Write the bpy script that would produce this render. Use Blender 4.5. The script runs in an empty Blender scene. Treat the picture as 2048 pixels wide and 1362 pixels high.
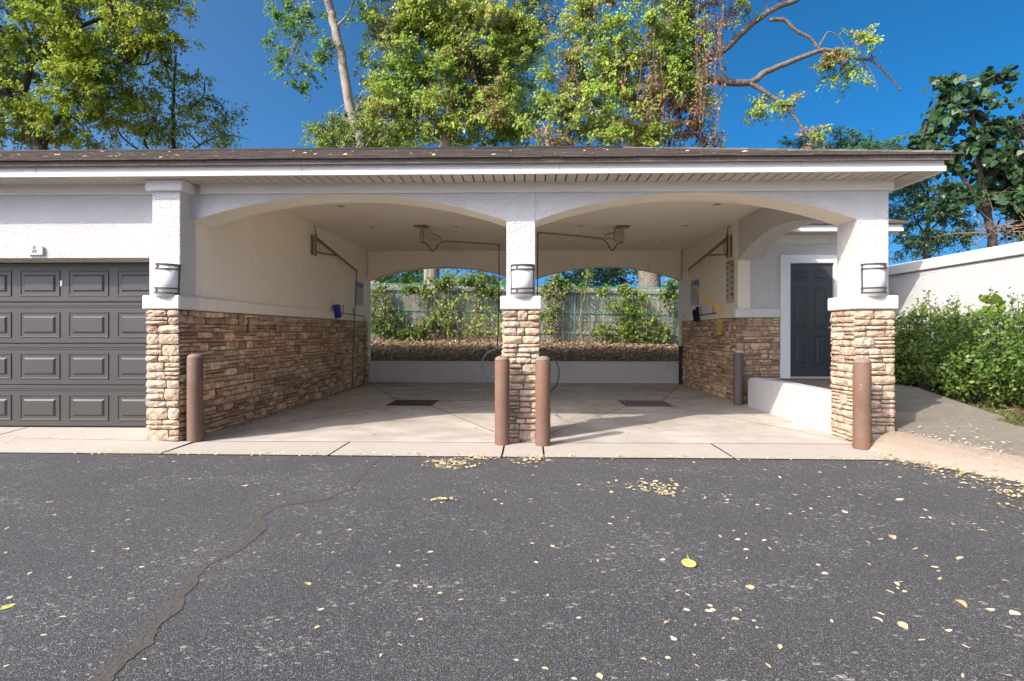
import bpy, math, random
import numpy as np
from mathutils import Vector, Matrix, noise as mnoise

random.seed(7)
rng = np.random.default_rng(11)
S = bpy.context.scene
COL = S.collection
R = math.radians

# ------------------------------------------------------------------ camera, sky, sun, exposure
F_PX, YAW, HOR = 1083.0, R(1.3), 664.0
CX = 1058.0 - F_PX * math.tan(YAW)
CAM = Vector((0.0, -6.2, 1.24))
cd = bpy.data.cameras.new('camera')
cam = bpy.data.objects.new('camera', cd)
COL.objects.link(cam)
cam.location = CAM
cam.rotation_euler = (R(90), 0, YAW)
cd.sensor_width = 36.0
cd.sensor_fit = 'HORIZONTAL'
cd.lens = F_PX / 2048 * 36
cd.shift_x = (1024 - CX) / 2048
cd.shift_y = (HOR - 681) / 2048
cd.clip_start = 0.05
cd.clip_end = 2000
S.camera = cam

SUN = Vector((1.0, 0.85, -1.0)).normalized()        # direction the light travels
w = bpy.data.worlds.new('World')
S.world = w
w.use_nodes = True
nt = w.node_tree
bg = nt.nodes['Background']
sky = nt.nodes.new('ShaderNodeTexSky')
sky.sky_type = 'NISHITA'
sky.sun_disc = False
sky.sun_elevation = math.asin(-SUN.z)
sky.sun_rotation = math.atan2(-SUN.x, -SUN.y)
sky.altitude = 200
sky.air_density = 0.30
sky.dust_density = 5
sky.ozone_density = 5
grade = nt.nodes.new('ShaderNodeHueSaturation')
grade.inputs['Hue'].default_value = 0.485
grade.inputs['Saturation'].default_value = 1.35
grade.inputs['Value'].default_value = 1.0
nt.links.new(sky.outputs[0], grade.inputs['Color'])
nt.links.new(grade.outputs[0], bg.inputs[0])
bg.inputs[1].default_value = 0.15
sd = bpy.data.lights.new('sun', 'SUN')
sd.energy = 2.1
sd.angle = R(0.5)
sd.color = (1.0, 0.93, 0.82)
so = bpy.data.objects.new('sun', sd)
COL.objects.link(so)
so.rotation_euler = SUN.to_track_quat('-Z', 'Y').to_euler()
so.location = (-20, -20, 30)
S.view_settings.view_transform = 'Standard'
S.view_settings.look = 'None'
S.view_settings.gamma = 1
S.view_settings.use_curve_mapping = False
S.view_settings.exposure = 1.30
S.cycles.max_bounces = 12
S.cycles.diffuse_bounces = 9
S.cycles.transparent_max_bounces = 8

# ------------------------------------------------------------------ helpers
_c, _s = math.cos(YAW), math.sin(YAW)


def ray(x, y):
    u, v = (x - CX) / F_PX, (HOR - y) / F_PX
    return Vector((u * _c - _s, u * _s + _c, v))


def onY(x, y, Y):
    d = ray(x, y)
    return CAM + d * ((Y - CAM.y) / d.y)


def onX(x, y, X):
    d = ray(x, y)
    return CAM + d * (X / d.x)


def onZ(x, y, Z=0.0):
    d = ray(x, y)
    return CAM + d * ((Z - CAM.z) / d.z)


WLOC = {}


class MB:
    """collects shapes in world coordinates"""

    def __init__(s):
        s.v, s.f = [], []

    def add(s, verts, faces):
        b = len(s.v)
        s.v += [tuple(p) for p in verts]
        s.f += [tuple(i + b for i in q) for q in faces]
        return s

    def box(s, x0, x1, y0, y1, z0, z1):
        vs = [(x, y, z) for z in (z0, z1) for y in (y0, y1) for x in (x0, x1)]
        return s.add(vs, [(0, 2, 3, 1), (4, 5, 7, 6), (0, 1, 5, 4), (2, 6, 7, 3), (0, 4, 6, 2), (1, 3, 7, 5)])

    def hexa(s, p):
        return s.add(p, [(3, 2, 1, 0), (4, 5, 6, 7), (0, 1, 5, 4), (1, 2, 6, 5), (2, 3, 7, 6), (3, 0, 4, 7)])

    def bbox(s, x0, x1, y0, y1, z0, z1, b=0.006):
        """box with chamfered edges"""
        c = ((x0 + x1) / 2, (y0 + y1) / 2, (z0 + z1) / 2)
        h = ((x1 - x0) / 2, (y1 - y0) / 2, (z1 - z0) / 2)
        b = min(b, *(q * .45 for q in h))
        vs, idx = [], {}
        for sx in (-1, 1):
            for sy in (-1, 1):
                for sz in (-1, 1):
                    for ax in range(3):
                        o = [b, b, b]
                        o[ax] = 0
                        idx[(sx, sy, sz, ax)] = len(vs)
                        vs.append((c[0] + sx * (h[0] - o[0]), c[1] + sy * (h[1] - o[1]), c[2] + sz * (h[2] - o[2])))
        fs = []
        for ax in range(3):
            a1, a2 = (ax + 1) % 3, (ax + 2) % 3
            for sg in (-1, 1):
                q = []
                for (u, t) in ((-1, -1), (1, -1), (1, 1), (-1, 1)):
                    k = [0, 0, 0]
                    k[ax], k[a1], k[a2] = sg, u, t
                    q.append(idx[(k[0], k[1], k[2], ax)])
                fs.append(tuple(q if sg > 0 else q[::-1]))
            for s1 in (-1, 1):
                for s2 in (-1, 1):
                    k0, k1 = [0, 0, 0], [0, 0, 0]
                    k0[ax], k1[ax] = -1, 1
                    k0[a1] = k1[a1] = s1
                    k0[a2] = k1[a2] = s2
                    q = [idx[(*k0, a1)], idx[(*k1, a1)], idx[(*k1, a2)], idx[(*k0, a2)]]
                    fs.append(tuple(q if s1 * s2 > 0 else q[::-1]))
        for sx in (-1, 1):
            for sy in (-1, 1):
                for sz in (-1, 1):
                    q = [idx[(sx, sy, sz, a)] for a in range(3)]
                    fs.append(tuple(q if sx * sy * sz > 0 else q[::-1]))
        return s.add(vs, fs)

    def tube(s, pts, r, n=8, caps=True):
        pts = [Vector(p) for p in pts]
        rs = r if hasattr(r, '__len__') else [r] * len(pts)
        up = None
        b = len(s.v)
        for i, p in enumerate(pts):
            t = (pts[min(i + 1, len(pts) - 1)] - pts[max(i - 1, 0)])
            if t.length < 1e-9:
                t = Vector((0, 0, 1))
            t.normalize()
            if up is None:
                up = t.orthogonal().normalized()
            up = (up - t * up.dot(t))
            if up.length < 1e-6:
                up = t.orthogonal()
            up.normalize()
            sd_ = t.cross(up)
            for k in range(n):
                a = 2 * math.pi * k / n
                s.v.append(tuple(p + (up * math.cos(a) + sd_ * math.sin(a)) * rs[i]))
        for i in range(len(pts) - 1):
            for k in range(n):
                s.f.append((b + i * n + k, b + i * n + (k + 1) % n, b + (i + 1) * n + (k + 1) % n, b + (i + 1) * n + k))
        if caps:
            s.f.append(tuple(b + k for k in range(n))[::-1])
            e = b + (len(pts) - 1) * n
            s.f.append(tuple(e + k for k in range(n)))
        return s

    def lathe(s, cx, cy, prof, n=28):
        b = len(s.v)
        for (r, z) in prof:
            for k in range(n):
                a = 2 * math.pi * k / n
                s.v.append((cx + r * math.cos(a), cy + r * math.sin(a), z))
        for i in range(len(prof) - 1):
            for k in range(n):
                s.f.append((b + i * n + k, b + i * n + (k + 1) % n, b + (i + 1) * n + (k + 1) % n, b + (i + 1) * n + k))
        s.f.append(tuple(b + k for k in range(n))[::-1])
        e = b + (len(prof) - 1) * n
        s.f.append(tuple(e + k for k in range(n)))
        return s

    def build(s, name, mat, parent=None, smooth=False, local=False):
        me = bpy.data.meshes.new(name)
        v = np.array(s.v, dtype=float)
        c = Vector((0, 0, 0))
        if not local:
            lo, hi = v.min(0), v.max(0)
            c = Vector(((lo[0] + hi[0]) / 2, (lo[1] + hi[1]) / 2, lo[2]))
            v = v - np.array(c)
        me.from_pydata(v.tolist(), [], s.f)
        if smooth:
            me.polygons.foreach_set('use_smooth', [True] * len(me.polygons))
        me.materials.append(mat)
        return place(name, me, c, parent, local)


def place(name, me, c, parent=None, local=False):
    o = bpy.data.objects.new(name, me)
    COL.objects.link(o)
    if parent is not None:
        o.parent = parent
    pw = WLOC.get(parent.name, Vector()) if parent is not None else Vector()
    if not local:
        o.location = Vector(c) - pw
        WLOC[o.name] = Vector(c)
    else:
        WLOC[o.name] = pw
    return o


def npmesh(name, verts, faces4, mat, parent=None, c=None, kind=None):
    """fast mesh of quads (or any constant-size polygons) from numpy arrays"""
    me = bpy.data.meshes.new(name)
    verts = np.asarray(verts, dtype=np.float32)
    if c is None:
        lo, hi = verts.min(0), verts.max(0)
        c = Vector((float(lo[0] + hi[0]) / 2, float(lo[1] + hi[1]) / 2, float(lo[2])))
    verts = verts - np.array(c, dtype=np.float32)
    nf, k = faces4.shape
    me.vertices.add(len(verts))
    me.vertices.foreach_set('co', verts.ravel())
    me.loops.add(nf * k)
    me.loops.foreach_set('vertex_index', faces4.astype(np.int32).ravel())
    me.polygons.add(nf)
    me.polygons.foreach_set('loop_start', np.arange(0, nf * k, k, dtype=np.int32))
    me.update(calc_edges=True)
    me.materials.append(mat)
    o = place(name, me, c, parent)
    if kind:
        o['kind'] = kind
    return o


def tag(o, label, cat=None, group=None, kind=None):
    if label:
        o['label'] = label
    if cat:
        o['category'] = cat
    if group:
        o['group'] = group
    if kind:
        o['kind'] = kind
    return o


def thing(name, loc, label, cat, group=None):
    o = bpy.data.objects.new(name, None)
    o.empty_display_size = 0.2
    COL.objects.link(o)
    o.location = loc
    WLOC[o.name] = Vector(loc)
    return tag(o, label, cat, group)


# ------------------------------------------------------------------ materials
def mat(name, col, rough=0.7, bump=None, var=None, metal=0.0, spec=0.4, speck=None):
    """col linear rgb; var=(scale, amount, tint) broad noise; bump=(scale, strength, dist); speck=(scale, lo, hi, rgb)"""
    m = bpy.data.materials.new(name)
    m.use_nodes = True
    N, L = m.node_tree.nodes, m.node_tree.links
    p = N['Principled BSDF']
    p.inputs['Roughness'].default_value = rough
    p.inputs['Metallic'].default_value = metal
    p.inputs['Specular IOR Level'].default_value = spec
    geo = N.new('ShaderNodeNewGeometry')
    out = None
    rgb = N.new('ShaderNodeRGB')
    rgb.outputs[0].default_value = (*col, 1)
    out = rgb.outputs[0]
    if var:
        for (sc, amt, tint, *stretch) in (var if isinstance(var, list) else [var]):
            nz = N.new('ShaderNodeTexNoise')
            nz.inputs['Scale'].default_value = sc
            nz.inputs['Detail'].default_value = 5
            nz.inputs['Roughness'].default_value = 0.62
            if stretch:
                mpn = N.new('ShaderNodeMapping')
                mpn.inputs['Scale'].default_value = stretch[0]
                L.new(geo.outputs['Position'], mpn.inputs['Vector'])
                L.new(mpn.outputs[0], nz.inputs['Vector'])
            else:
                L.new(geo.outputs['Position'], nz.inputs['Vector'])
            rp = N.new('ShaderNodeValToRGB')
            rp.color_ramp.elements[0].position = 0.38
            rp.color_ramp.elements[1].position = 0.66
            L.new(nz.outputs[0], rp.inputs[0])
            mx = N.new('ShaderNodeMix')
            mx.data_type = 'RGBA'
            mul = N.new('ShaderNodeMath')
            mul.operation = 'MULTIPLY'
            mul.inputs[1].default_value = amt
            L.new(rp.outputs[0], mul.inputs[0])
            L.new(mul.outputs[0], mx.inputs[0])
            L.new(out, mx.inputs[6])
            mx.inputs[7].default_value = (*tint, 1)
            out = mx.outputs[2]
    if speck:
        for (sc, lo, hi, rgbs) in (speck if isinstance(speck, list) else [speck]):
            nz = N.new('ShaderNodeTexNoise')
            nz.inputs['Scale'].default_value = sc
            nz.inputs['Detail'].default_value = 2
            L.new(geo.outputs['Position'], nz.inputs['Vector'])
            rp = N.new('ShaderNodeValToRGB')
            rp.color_ramp.elements[0].position = lo
            rp.color_ramp.elements[1].position = hi
            L.new(nz.outputs[0], rp.inputs[0])
            mx = N.new('ShaderNodeMix')
            mx.data_type = 'RGBA'
            L.new(rp.outputs[0], mx.inputs[0])
            L.new(out, mx.inputs[6])
            mx.inputs[7].default_value = (*rgbs, 1)
            out = mx.outputs[2]
    L.new(out, p.inputs['Base Color'])
    if bump:
        prev = None
        for (sc, st, dist) in (bump if isinstance(bump, list) else [bump]):
            nz = N.new('ShaderNodeTexNoise')
            nz.inputs['Scale'].default_value = sc
            nz.inputs['Detail'].default_value = 3
            L.new(geo.outputs['Position'], nz.inputs['Vector'])
            bp = N.new('ShaderNodeBump')
            bp.inputs['Strength'].default_value = st
            bp.inputs['Distance'].default_value = dist
            L.new(nz.outputs[0], bp.inputs['Height'])
            if prev:
                L.new(prev, bp.inputs['Normal'])
            prev = bp.outputs[0]
        L.new(prev, p.inputs['Normal'])
    return m


def island_mat(name, stops, rough=0.8, noise_amt=0.35, nscale=25.0, bump=(60, 0.5, 0.01), transl=0.0, big=None, spec=0.3):
    """colour picked per separate piece (random per island + per object) from a ramp"""
    m = bpy.data.materials.new(name)
    m.use_nodes = True
    N, L = m.node_tree.nodes, m.node_tree.links
    p = N['Principled BSDF']
    p.inputs['Roughness'].default_value = rough
    p.inputs['Specular IOR Level'].default_value = spec
    geo = N.new('ShaderNodeNewGeometry')
    oi = N.new('ShaderNodeObjectInfo')
    ad = N.new('ShaderNodeMath')
    ad.operation = 'ADD'
    fr = N.new('ShaderNodeMath')
    fr.operation = 'FRACT'
    L.new(geo.outputs['Random Per Island'], ad.inputs[0])
    L.new(oi.outputs['Random'], ad.inputs[1])
    L.new(ad.outputs[0], fr.inputs[0])
    fac = fr.outputs[0]
    if big:                                             # broad patches shift the pick along the ramp
        nz = N.new('ShaderNodeTexNoise')
        nz.inputs['Scale'].default_value = big[0]
        nz.inputs['Detail'].default_value = 2
        L.new(geo.outputs['Position'], nz.inputs['Vector'])
        mr = N.new('ShaderNodeMapRange')
        mr.inputs['From Min'].default_value = 0.3
        mr.inputs['From Max'].default_value = 0.7
        L.new(nz.outputs[0], mr.inputs['Value'])
        mxf = N.new('ShaderNodeMix')
        mxf.inputs[0].default_value = big[1]
        L.new(fac, mxf.inputs[2])
        L.new(mr.outputs[0], mxf.inputs[3])
        fac = mxf.outputs[0]
    rp = N.new('ShaderNodeValToRGB')
    els = rp.color_ramp.elements
    els[0].position, els[0].color = stops[0][0], (*stops[0][1], 1)
    els[1].position, els[1].color = stops[-1][0], (*stops[-1][1], 1)
    for (pos, c) in stops[1:-1]:
        e = els.new(pos)
        e.color = (*c, 1)
    L.new(fac, rp.inputs[0])
    out = rp.outputs[0]
    if noise_amt:
        nz = N.new('ShaderNodeTexNoise')
        nz.inputs['Scale'].default_value = nscale
        nz.inputs['Detail'].default_value = 4
        L.new(geo.outputs['Position'], nz.inputs['Vector'])
        mr = N.new('ShaderNodeMapRange')
        mr.inputs['From Min'].default_value = 0.3
        mr.inputs['From Max'].default_value = 0.7
        mr.inputs['To Min'].default_value = 1 - noise_amt
        mr.inputs['To Max'].default_value = 1 + noise_amt
        L.new(nz.outputs[0], mr.inputs['Value'])
        mx = N.new('ShaderNodeMix')
        mx.data_type = 'RGBA'
        mx.blend_type = 'MULTIPLY'
        mx.inputs[0].default_value = 1.0
        L.new(out, mx.inputs[6])
        L.new(mr.outputs[0], mx.inputs[7])
        out = mx.outputs[2]
    L.new(out, p.inputs['Base Color'])
    if bump:
        nz = N.new('ShaderNodeTexNoise')
        nz.inputs['Scale'].default_value = bump[0]
        nz.inputs['Detail'].default_value = 4
        L.new(geo.outputs['Position'], nz.inputs['Vector'])
        bp = N.new('ShaderNodeBump')
        bp.inputs['Strength'].default_value = bump[1]
        bp.inputs['Distance'].default_value = bump[2]
        L.new(nz.outputs[0], bp.inputs['Height'])
        L.new(bp.outputs[0], p.inputs['Normal'])
    if transl:
        tr = N.new('ShaderNodeBsdfTranslucent')
        L.new(out, tr.inputs['Color'])
        ms = N.new('ShaderNodeMixShader')
        ms.inputs[0].default_value = transl
        L.new(p.outputs[0], ms.inputs[1])
        L.new(tr.outputs[0], ms.inputs[2])
        L.new(ms.outputs[0], N['Material Output'].inputs['Surface'])
    return m


M = {}
M['stucco'] = mat('white_stucco', (.66, .64, .605), .9, bump=[(62, 1.0, .022), (190, .6, .008)], var=[(1.3, .2, (.63, .60, .545)), (14, .1, (.54, .50, .44)), (3.0, .16, (.50, .46, .40), (2.2, 2.2, .22))], spec=.2)
M['trim'] = mat('white_stucco_trim', (.67, .64, .60), .9, bump=[(80, .6, .010)], var=[(2.0, .2, (.62, .59, .53))], spec=.2)
M['bounce_cream'] = mat('stucco_bounce_tint', (.84, .77, .65), .9, bump=[(90, .22, .008)], var=[(.9, .2, (.70, .61, .48)), (5, .10, (.6, .53, .43)), (3.0, .14, (.60, .51, .40), (2.2, 2.2, .2))], spec=.2,  # white stucco with the bays' warm bounce light put into its colour
                 speck=[(9.5, .745, .77, (.42, .37, .30))])
M['ceil'] = mat('ceiling_bounce_tint', (.84, .77, .65), .9, var=[(.8, .25, (.74, .66, .54))], bump=(80, .1, .005), spec=.2)  # same tint overhead, warm bounce light put into the ceiling colour
M['fascia'] = mat('fascia_metal', (.74, .71, .655), .5, var=[(3, .15, (.6, .57, .52))])
M['soffit'] = mat('soffit_vinyl', (.50, .455, .385), .6, var=[(2.5, .2, (.40, .36, .30))])
M['gap'] = mat('dark_gap', (.05, .043, .036), .9)
M['mortar'] = mat('mortar', (.27, .225, .18), .95, bump=[(110, .8, .01)], var=[(9, .5, (.19, .155, .125))])
STONE = [(0, (0.3674, 0.2605, 0.174)), (0.14, (0.4917, 0.363, 0.242)), (0.28, (0.5269, 0.388, 0.255)), (0.42, (0.418, 0.2747, 0.185)), (0.55, (0.5511, 0.4469, 0.321)), (0.68, (0.4697, 0.3139, 0.209)), (0.8, (0.4631, 0.3782, 0.276)), (0.9, (0.5852, 0.4643, 0.33)), (1, (0.3531, 0.2671, 0.19))]
M['stone'] = island_mat('ledge_stone', STONE, .9, .34, 16, (55, .9, .014))
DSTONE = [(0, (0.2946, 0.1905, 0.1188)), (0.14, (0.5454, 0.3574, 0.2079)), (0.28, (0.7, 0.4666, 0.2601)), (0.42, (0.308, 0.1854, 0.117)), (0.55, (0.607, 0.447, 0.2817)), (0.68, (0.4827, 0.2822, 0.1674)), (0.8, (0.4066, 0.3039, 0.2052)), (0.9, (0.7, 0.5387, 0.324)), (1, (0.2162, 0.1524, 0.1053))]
M['dstone'] = island_mat('ledge_stone_shaded', DSTONE, .9, .36, 16, (55, .9, .014))  # copy of the ledge stone with the bays' shade put into its tones
M['asphalt_door'] = mat('garage_door_paint', (.058, .051, .045), .45, bump=[(9, .05, .01), (350, .12, .002)], var=[(2, .3, (.046, .041, .037)), (30, .15, (.075, .067, .06))])
M['door'] = mat('slate_door_paint', (.050, .052, .057), .42, var=[(3, .2, (.04, .042, .046))])
M['white'] = mat('white_paint', (.78, .77, .75), .55, var=[(4, .15, (.66, .63, .58))])
M['bronze'] = mat('bronze_metal', (.085, .075, .065), .45, metal=.3)
M['glass'] = mat('opal_glass', (.66, .65, .62), .25, spec=.5)
M['lampcap'] = mat('lamp_cap', (.62, .55, .43), .6, var=[(30, .5, (.36, .30, .22))])
M['rust'] = mat('rusty_bollard_paint', (.195, .085, .036), .75, var=[(2.8, .9, (.115, .070, .050)), (9, .5, (.23, .11, .052)), (6, .5, (.15, .085, .055), (3, 3, .4)), (38, .35, (.13, .088, .07)), (5.5, .3, (.20, .15, .125))], bump=[(60, .25, .004)], speck=[(48, .70, .73, (.36, .26, .20))])
M['bdark'] = mat('brown_bollard_paint', (.135, .095, .08), .6, var=[(4, .6, (.10, .085, .085))])
M['bblack'] = mat('black_bollard_paint', (.012, .012, .013), .6)
M['dome'] = mat('bollard_concrete_cap', (.26, .18, .14), .95, bump=[(90, .8, .012)], var=[(25, .5, (.28, .19, .15))])
M['concrete'] = mat('apron_concrete', (.44, .39, .325), .9, bump=[(160, .35, .006)], var=[(1.1, .4, (.38, .32, .25)), (6, .3, (.54, .475, .39)), (45, .35, (.37, .31, .25))],
                    speck=[(140, .66, .72, (.27, .23, .19))])
M['bayfloor'] = mat('bay_floor_concrete', (.62, .555, .47), .8, bump=[(120, .15, .004)], var=[(.55, .6, (.44, .385, .315)), (3.2, .35, (.67, .605, .52)), (1.3, .5, (.27, .23, .185)), (22, .25, (.46, .405, .335)), (2.3, .35, (.20, .165, .13))])
M['joint'] = mat('joint_dirt', (.022, .017, .013), .95)
M['aggregate'] = mat('exposed_aggregate', (.40, .295, .21), .95, bump=[(120, .9, .012)], var=[(2, .3, (.33, .25, .18)), (70, .6, (.48, .37, .28))], speck=[(150, .6, .66, (.30, .22, .17)), (170, .62, .68, (.66, .58, .50))])
M['path'] = mat('weathered_path_concrete', (.25, .215, .165), .95, bump=[(90, .8, .01)], var=[(1.4, .55, (.165, .145, .11)), (30, .45, (.31, .27, .21)), (7, .35, (.14, .12, .09))], speck=[(120, .66, .72, (.45, .40, .33))])
M['soil'] = mat('bare_soil', (.17, .115, .07), .95, bump=[(25, .8, .03)], var=[(4, .6, (.10, .075, .045)), (1.2, .3, (.11, .12, .045))])
M['mulch'] = mat('mulch_soil', (.28, .18, .11), .95, bump=[(28, 1, .04)], var=[(6, .6, (.11, .068, .042)), (2, .4, (.26, .175, .105))])
M['rock'] = mat('white_pebble', (.34, .30, .25), .8, var=[(30, .4, (.45, .40, .34))])
M['grate'] = mat('cast_iron', (.13, .085, .07), .7, var=[(14, .5, (.05, .035, .03))])
M['pipe'] = mat('tarnished_brass_tube', (.27, .195, .115), .5, metal=.35, var=[(9, .5, (.17, .125, .085))])
M['beige_metal'] = mat('beige_boom_paint', (.36, .29, .205), .55, var=[(9, .3, (.34, .28, .21))])
M['rubber'] = mat('black_rubber', (.015, .015, .016), .55)
M['hose_grey'] = mat('grey_hose', (.13, .125, .12), .5)
M['hose_blue'] = mat('blue_hose', (.012, .035, .07), .45)
M['yellow'] = mat('yellow_hose', (.85, .62, .03), .4)
M['blue'] = mat('blue_plastic', (.012, .055, .30), .45)
M['navy'] = mat('navy_plastic', (.010, .014, .06), .5)
M['bristle'] = mat('black_bristle', (.012, .011, .013), .9)
M['pink'] = mat('faded_pink_plastic', (.50, .33, .29), .6, var=[(60, .5, (.36, .24, .22))])
M['plaque'] = mat('plaque_beige', (.52, .48, .41), .6, var=[(20, .3, (.44, .40, .33))])
M['ink'] = mat('dark_ink', (.055, .04, .03), .6)
M['sign'] = mat('sign_panel', (.42, .41, .37), .5)
M['sign_blue'] = mat('sign_blue', (.05, .14, .24), .5)
M['sign_text'] = mat('sign_text', (.10, .115, .12), .6)
for k, c in dict(red=(.42, .025, .02), green=(.02, .22, .06), orange=(.50, .12, .02), sky=(.03, .20, .42)).items():
    M['flag_' + k] = mat('sign_' + k, c, .5)
M['utility'] = mat('grey_cabinet', (.34, .34, .33), .5)
M['shingle'] = island_mat('asphalt_shingle', [(0, (0.083, 0.065, 0.054)), (0.35, (0.122, 0.097, 0.081)), (0.7, (0.162, 0.133, 0.108)), (1, (0.101, 0.081, 0.069))], .95, .3, 60, (160, .8, .006))
M['edge'] = mat('drip_edge', (.035, .028, .024), .6)
M['wood'] = island_mat('weathered_fence_board', [(0, (.33, .27, .195)), (.4, (.46, .38, .275)), (.75, (.26, .215, .16)), (1, (.55, .46, .34))], .95, .35, 12, (40, .5, .006))
M['green_wire'] = mat('green_vinyl_wire', (.05, .25, .20), .5)
M['galv'] = mat('galvanised_post', (.30, .34, .34), .5, metal=.3)
M['bark'] = mat('grey_brown_bark', (.20, .155, .115), .95, bump=[(14, 1, .05), (45, .6, .02)], var=[(5, .6, (.105, .08, .06)), (16, .4, (.29, .24, .19))])
M['bark_pale'] = mat('pale_smooth_bark', (.34, .285, .22), .9, bump=[(12, .5, .03)], var=[(2.2, .75, (.19, .155, .125)), (8, .4, (.40, .345, .275))])
M['bark_dark'] = mat('dark_bark', (.075, .055, .045), .95, bump=[(14, 1, .05)], var=[(6, .5, (.12, .095, .075))])
M['vine_stem'] = mat('dry_vine_stem', (.24, .165, .105), .9, var=[(8, .5, (.22, .15, .10))])


def asphalt_material():
    m = bpy.data.materials.new('worn_asphalt')
    m.use_nodes = True
    N, L = m.node_tree.nodes, m.node_tree.links
    p = N['Principled BSDF']
    p.inputs['Roughness'].default_value = .85
    p.inputs['Specular IOR Level'].default_value = .3
    geo = N.new('ShaderNodeNewGeometry')

    def nz(scale, detail=3, rough=.5, vec=None):
        n = N.new('ShaderNodeTexNoise')
        n.inputs['Scale'].default_value = scale
        n.inputs['Detail'].default_value = detail
        n.inputs['Roughness'].default_value = rough
        L.new(vec or geo.outputs['Position'], n.inputs['Vector'])
        return n.outputs[0]

    def rng_(v, a, b, lo=0.0, hi=1.0):
        r = N.new('ShaderNodeMapRange')
        r.inputs['From Min'].default_value = a
        r.inputs['From Max'].default_value = b
        r.inputs['To Min'].default_value = lo
        r.inputs['To Max'].default_value = hi
        L.new(v, r.inputs['Value'])
        return r.outputs[0]

    def mth(op, a, b):
        q = N.new('ShaderNodeMath')
        q.operation = op
        for i, x in enumerate((a, b)):
            if isinstance(x, (int, float)):
                q.inputs[i].default_value = x
            else:
                L.new(x, q.inputs[i])
        return q.outputs[0]

    def mix(f, a, b):
        x = N.new('ShaderNodeMix')
        x.data_type = 'RGBA'
        L.new(f, x.inputs[0])
        for i, c in ((6, a), (7, b)):
            if isinstance(c, tuple):
                x.inputs[i].default_value = (*c, 1)
            else:
                L.new(c, x.inputs[i])
        return x.outputs[2]
    base = mix(rng_(nz(.35, 5, .6), .32, .68), (.053, .049, .0435), (.086, .0795, .0695))
    base = mix(rng_(nz(210, 2), .40, .62), base, (.040, .040, .043))           # pits between the aggregate
    base = mix(rng_(nz(230, 1), .58, .66), base, (.26, .25, .24))             # small pale stones
    # worn patches where the sealer has rubbed off: stretched clusters of pale flecks
    mp = N.new('ShaderNodeMapping')
    mp.inputs['Scale'].default_value = (.75, 1.25, 1)
    mp.inputs['Rotation'].default_value = (0, 0, R(-12))
    L.new(geo.outputs['Position'], mp.inputs['Vector'])
    patch = rng_(nz(1.5, 5, .68, mp.outputs[0]), .36, .70)
    warp = N.new('ShaderNodeTexNoise')
    warp.inputs['Scale'].default_value = 55
    L.new(geo.outputs['Position'], warp.inputs['Vector'])
    wv = N.new('ShaderNodeVectorMath')
    wv.operation = 'MULTIPLY_ADD'
    wv.inputs[1].default_value = (.035, .035, .0)
    L.new(warp.outputs['Color'], wv.inputs[0])
    L.new(mp.outputs[0], wv.inputs[2])
    for (sc, lo_, hi_, cc) in ((38, .0, .15, (.34, .31, .28)), (78, .012, .22, (.31, .285, .26)), (150, .03, .26, (.30, .28, .26))):
        v2 = N.new('ShaderNodeTexVoronoi')
        v2.inputs['Scale'].default_value = sc
        L.new(wv.outputs[0], v2.inputs['Vector'])
        sx = N.new('ShaderNodeSeparateColor')
        L.new(v2.outputs['Color'], sx.inputs[0])
        prob = rng_(mth('POWER', patch, 2.0), 0, 1, lo_, hi_)
        pick = rng_(mth('SUBTRACT', prob, sx.outputs[0]), 0, .02)
        shp = rng_(v2.outputs['Distance'], .50, .36)
        base = mix(mth('MULTIPLY', mth('MULTIPLY', pick, shp), rng_(nz(150, 2), .36, .5, .45, 1)), base, cc)
    vor = N.new('ShaderNodeTexVoronoi')
    vor.inputs['Scale'].default_value = 42
    L.new(geo.outputs['Position'], vor.inputs['Vector'])
    chip = mth('MULTIPLY', rng_(vor.outputs['Distance'], .20, .14), rng_(nz(19, 2), .60, .66))
    base = mix(chip, base, (.44, .40, .36))
    L.new(base, p.inputs['Base Color'])
    b1 = N.new('ShaderNodeBump')
    b1.inputs['Strength'].default_value = .9
    b1.inputs['Distance'].default_value = .008
    L.new(nz(190, 3), b1.inputs['Height'])
    b2 = N.new('ShaderNodeBump')
    b2.inputs['Strength'].default_value = .4
    b2.inputs['Distance'].default_value = .012
    L.new(nz(40, 3), b2.inputs['Height'])
    L.new(b1.outputs[0], b2.inputs['Normal'])
    L.new(b2.outputs[0], p.inputs['Normal'])
    return m


M['asphalt'] = asphalt_material()
M['seal'] = mat('crack_sealer', (.072, .058, .047), .95, bump=[(60, .7, .008)], var=[(7, .6, (.052, .043, .036)), (90, .6, (.125, .105, .088))])

G1 = [(0, (0.1249, 0.2075, 0.0302)), (0.3, (0.2166, 0.3199, 0.0368)), (0.6, (0.3667, 0.4495, 0.0502)), (0.85, (0.5499, 0.5706, 0.0752)), (1, (0.5, 0.3977, 0.1004))]
G2 = [(0, (0.0721, 0.1683, 0.0326)), (0.4, (0.1338, 0.2805, 0.0408)), (0.75, (0.2468, 0.4039, 0.0571)), (1, (0.4114, 0.5161, 0.0816))]
G3 = [(0, (0.141, 0.2419, 0.0385)), (0.35, (0.2619, 0.3802, 0.0538)), (0.65, (0.4232, 0.5184, 0.0866)), (0.85, (0.544, 0.553, 0.1442)), (1, (0.5239, 0.3686, 0.1635))]
G4 = [(0, (0.029, 0.0788, 0.0354)), (0.4, (0.0563, 0.1487, 0.0547)), (0.8, (0.1046, 0.2188, 0.0676)), (1, (0.2093, 0.315, 0.0885))]
G5 = [(0, (0.1742, 0.0907, 0.0448)), (0.4, (0.2788, 0.1512, 0.0728)), (0.8, (0.3717, 0.2298, 0.1176)), (1, (0.2323, 0.1935, 0.056))]
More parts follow.
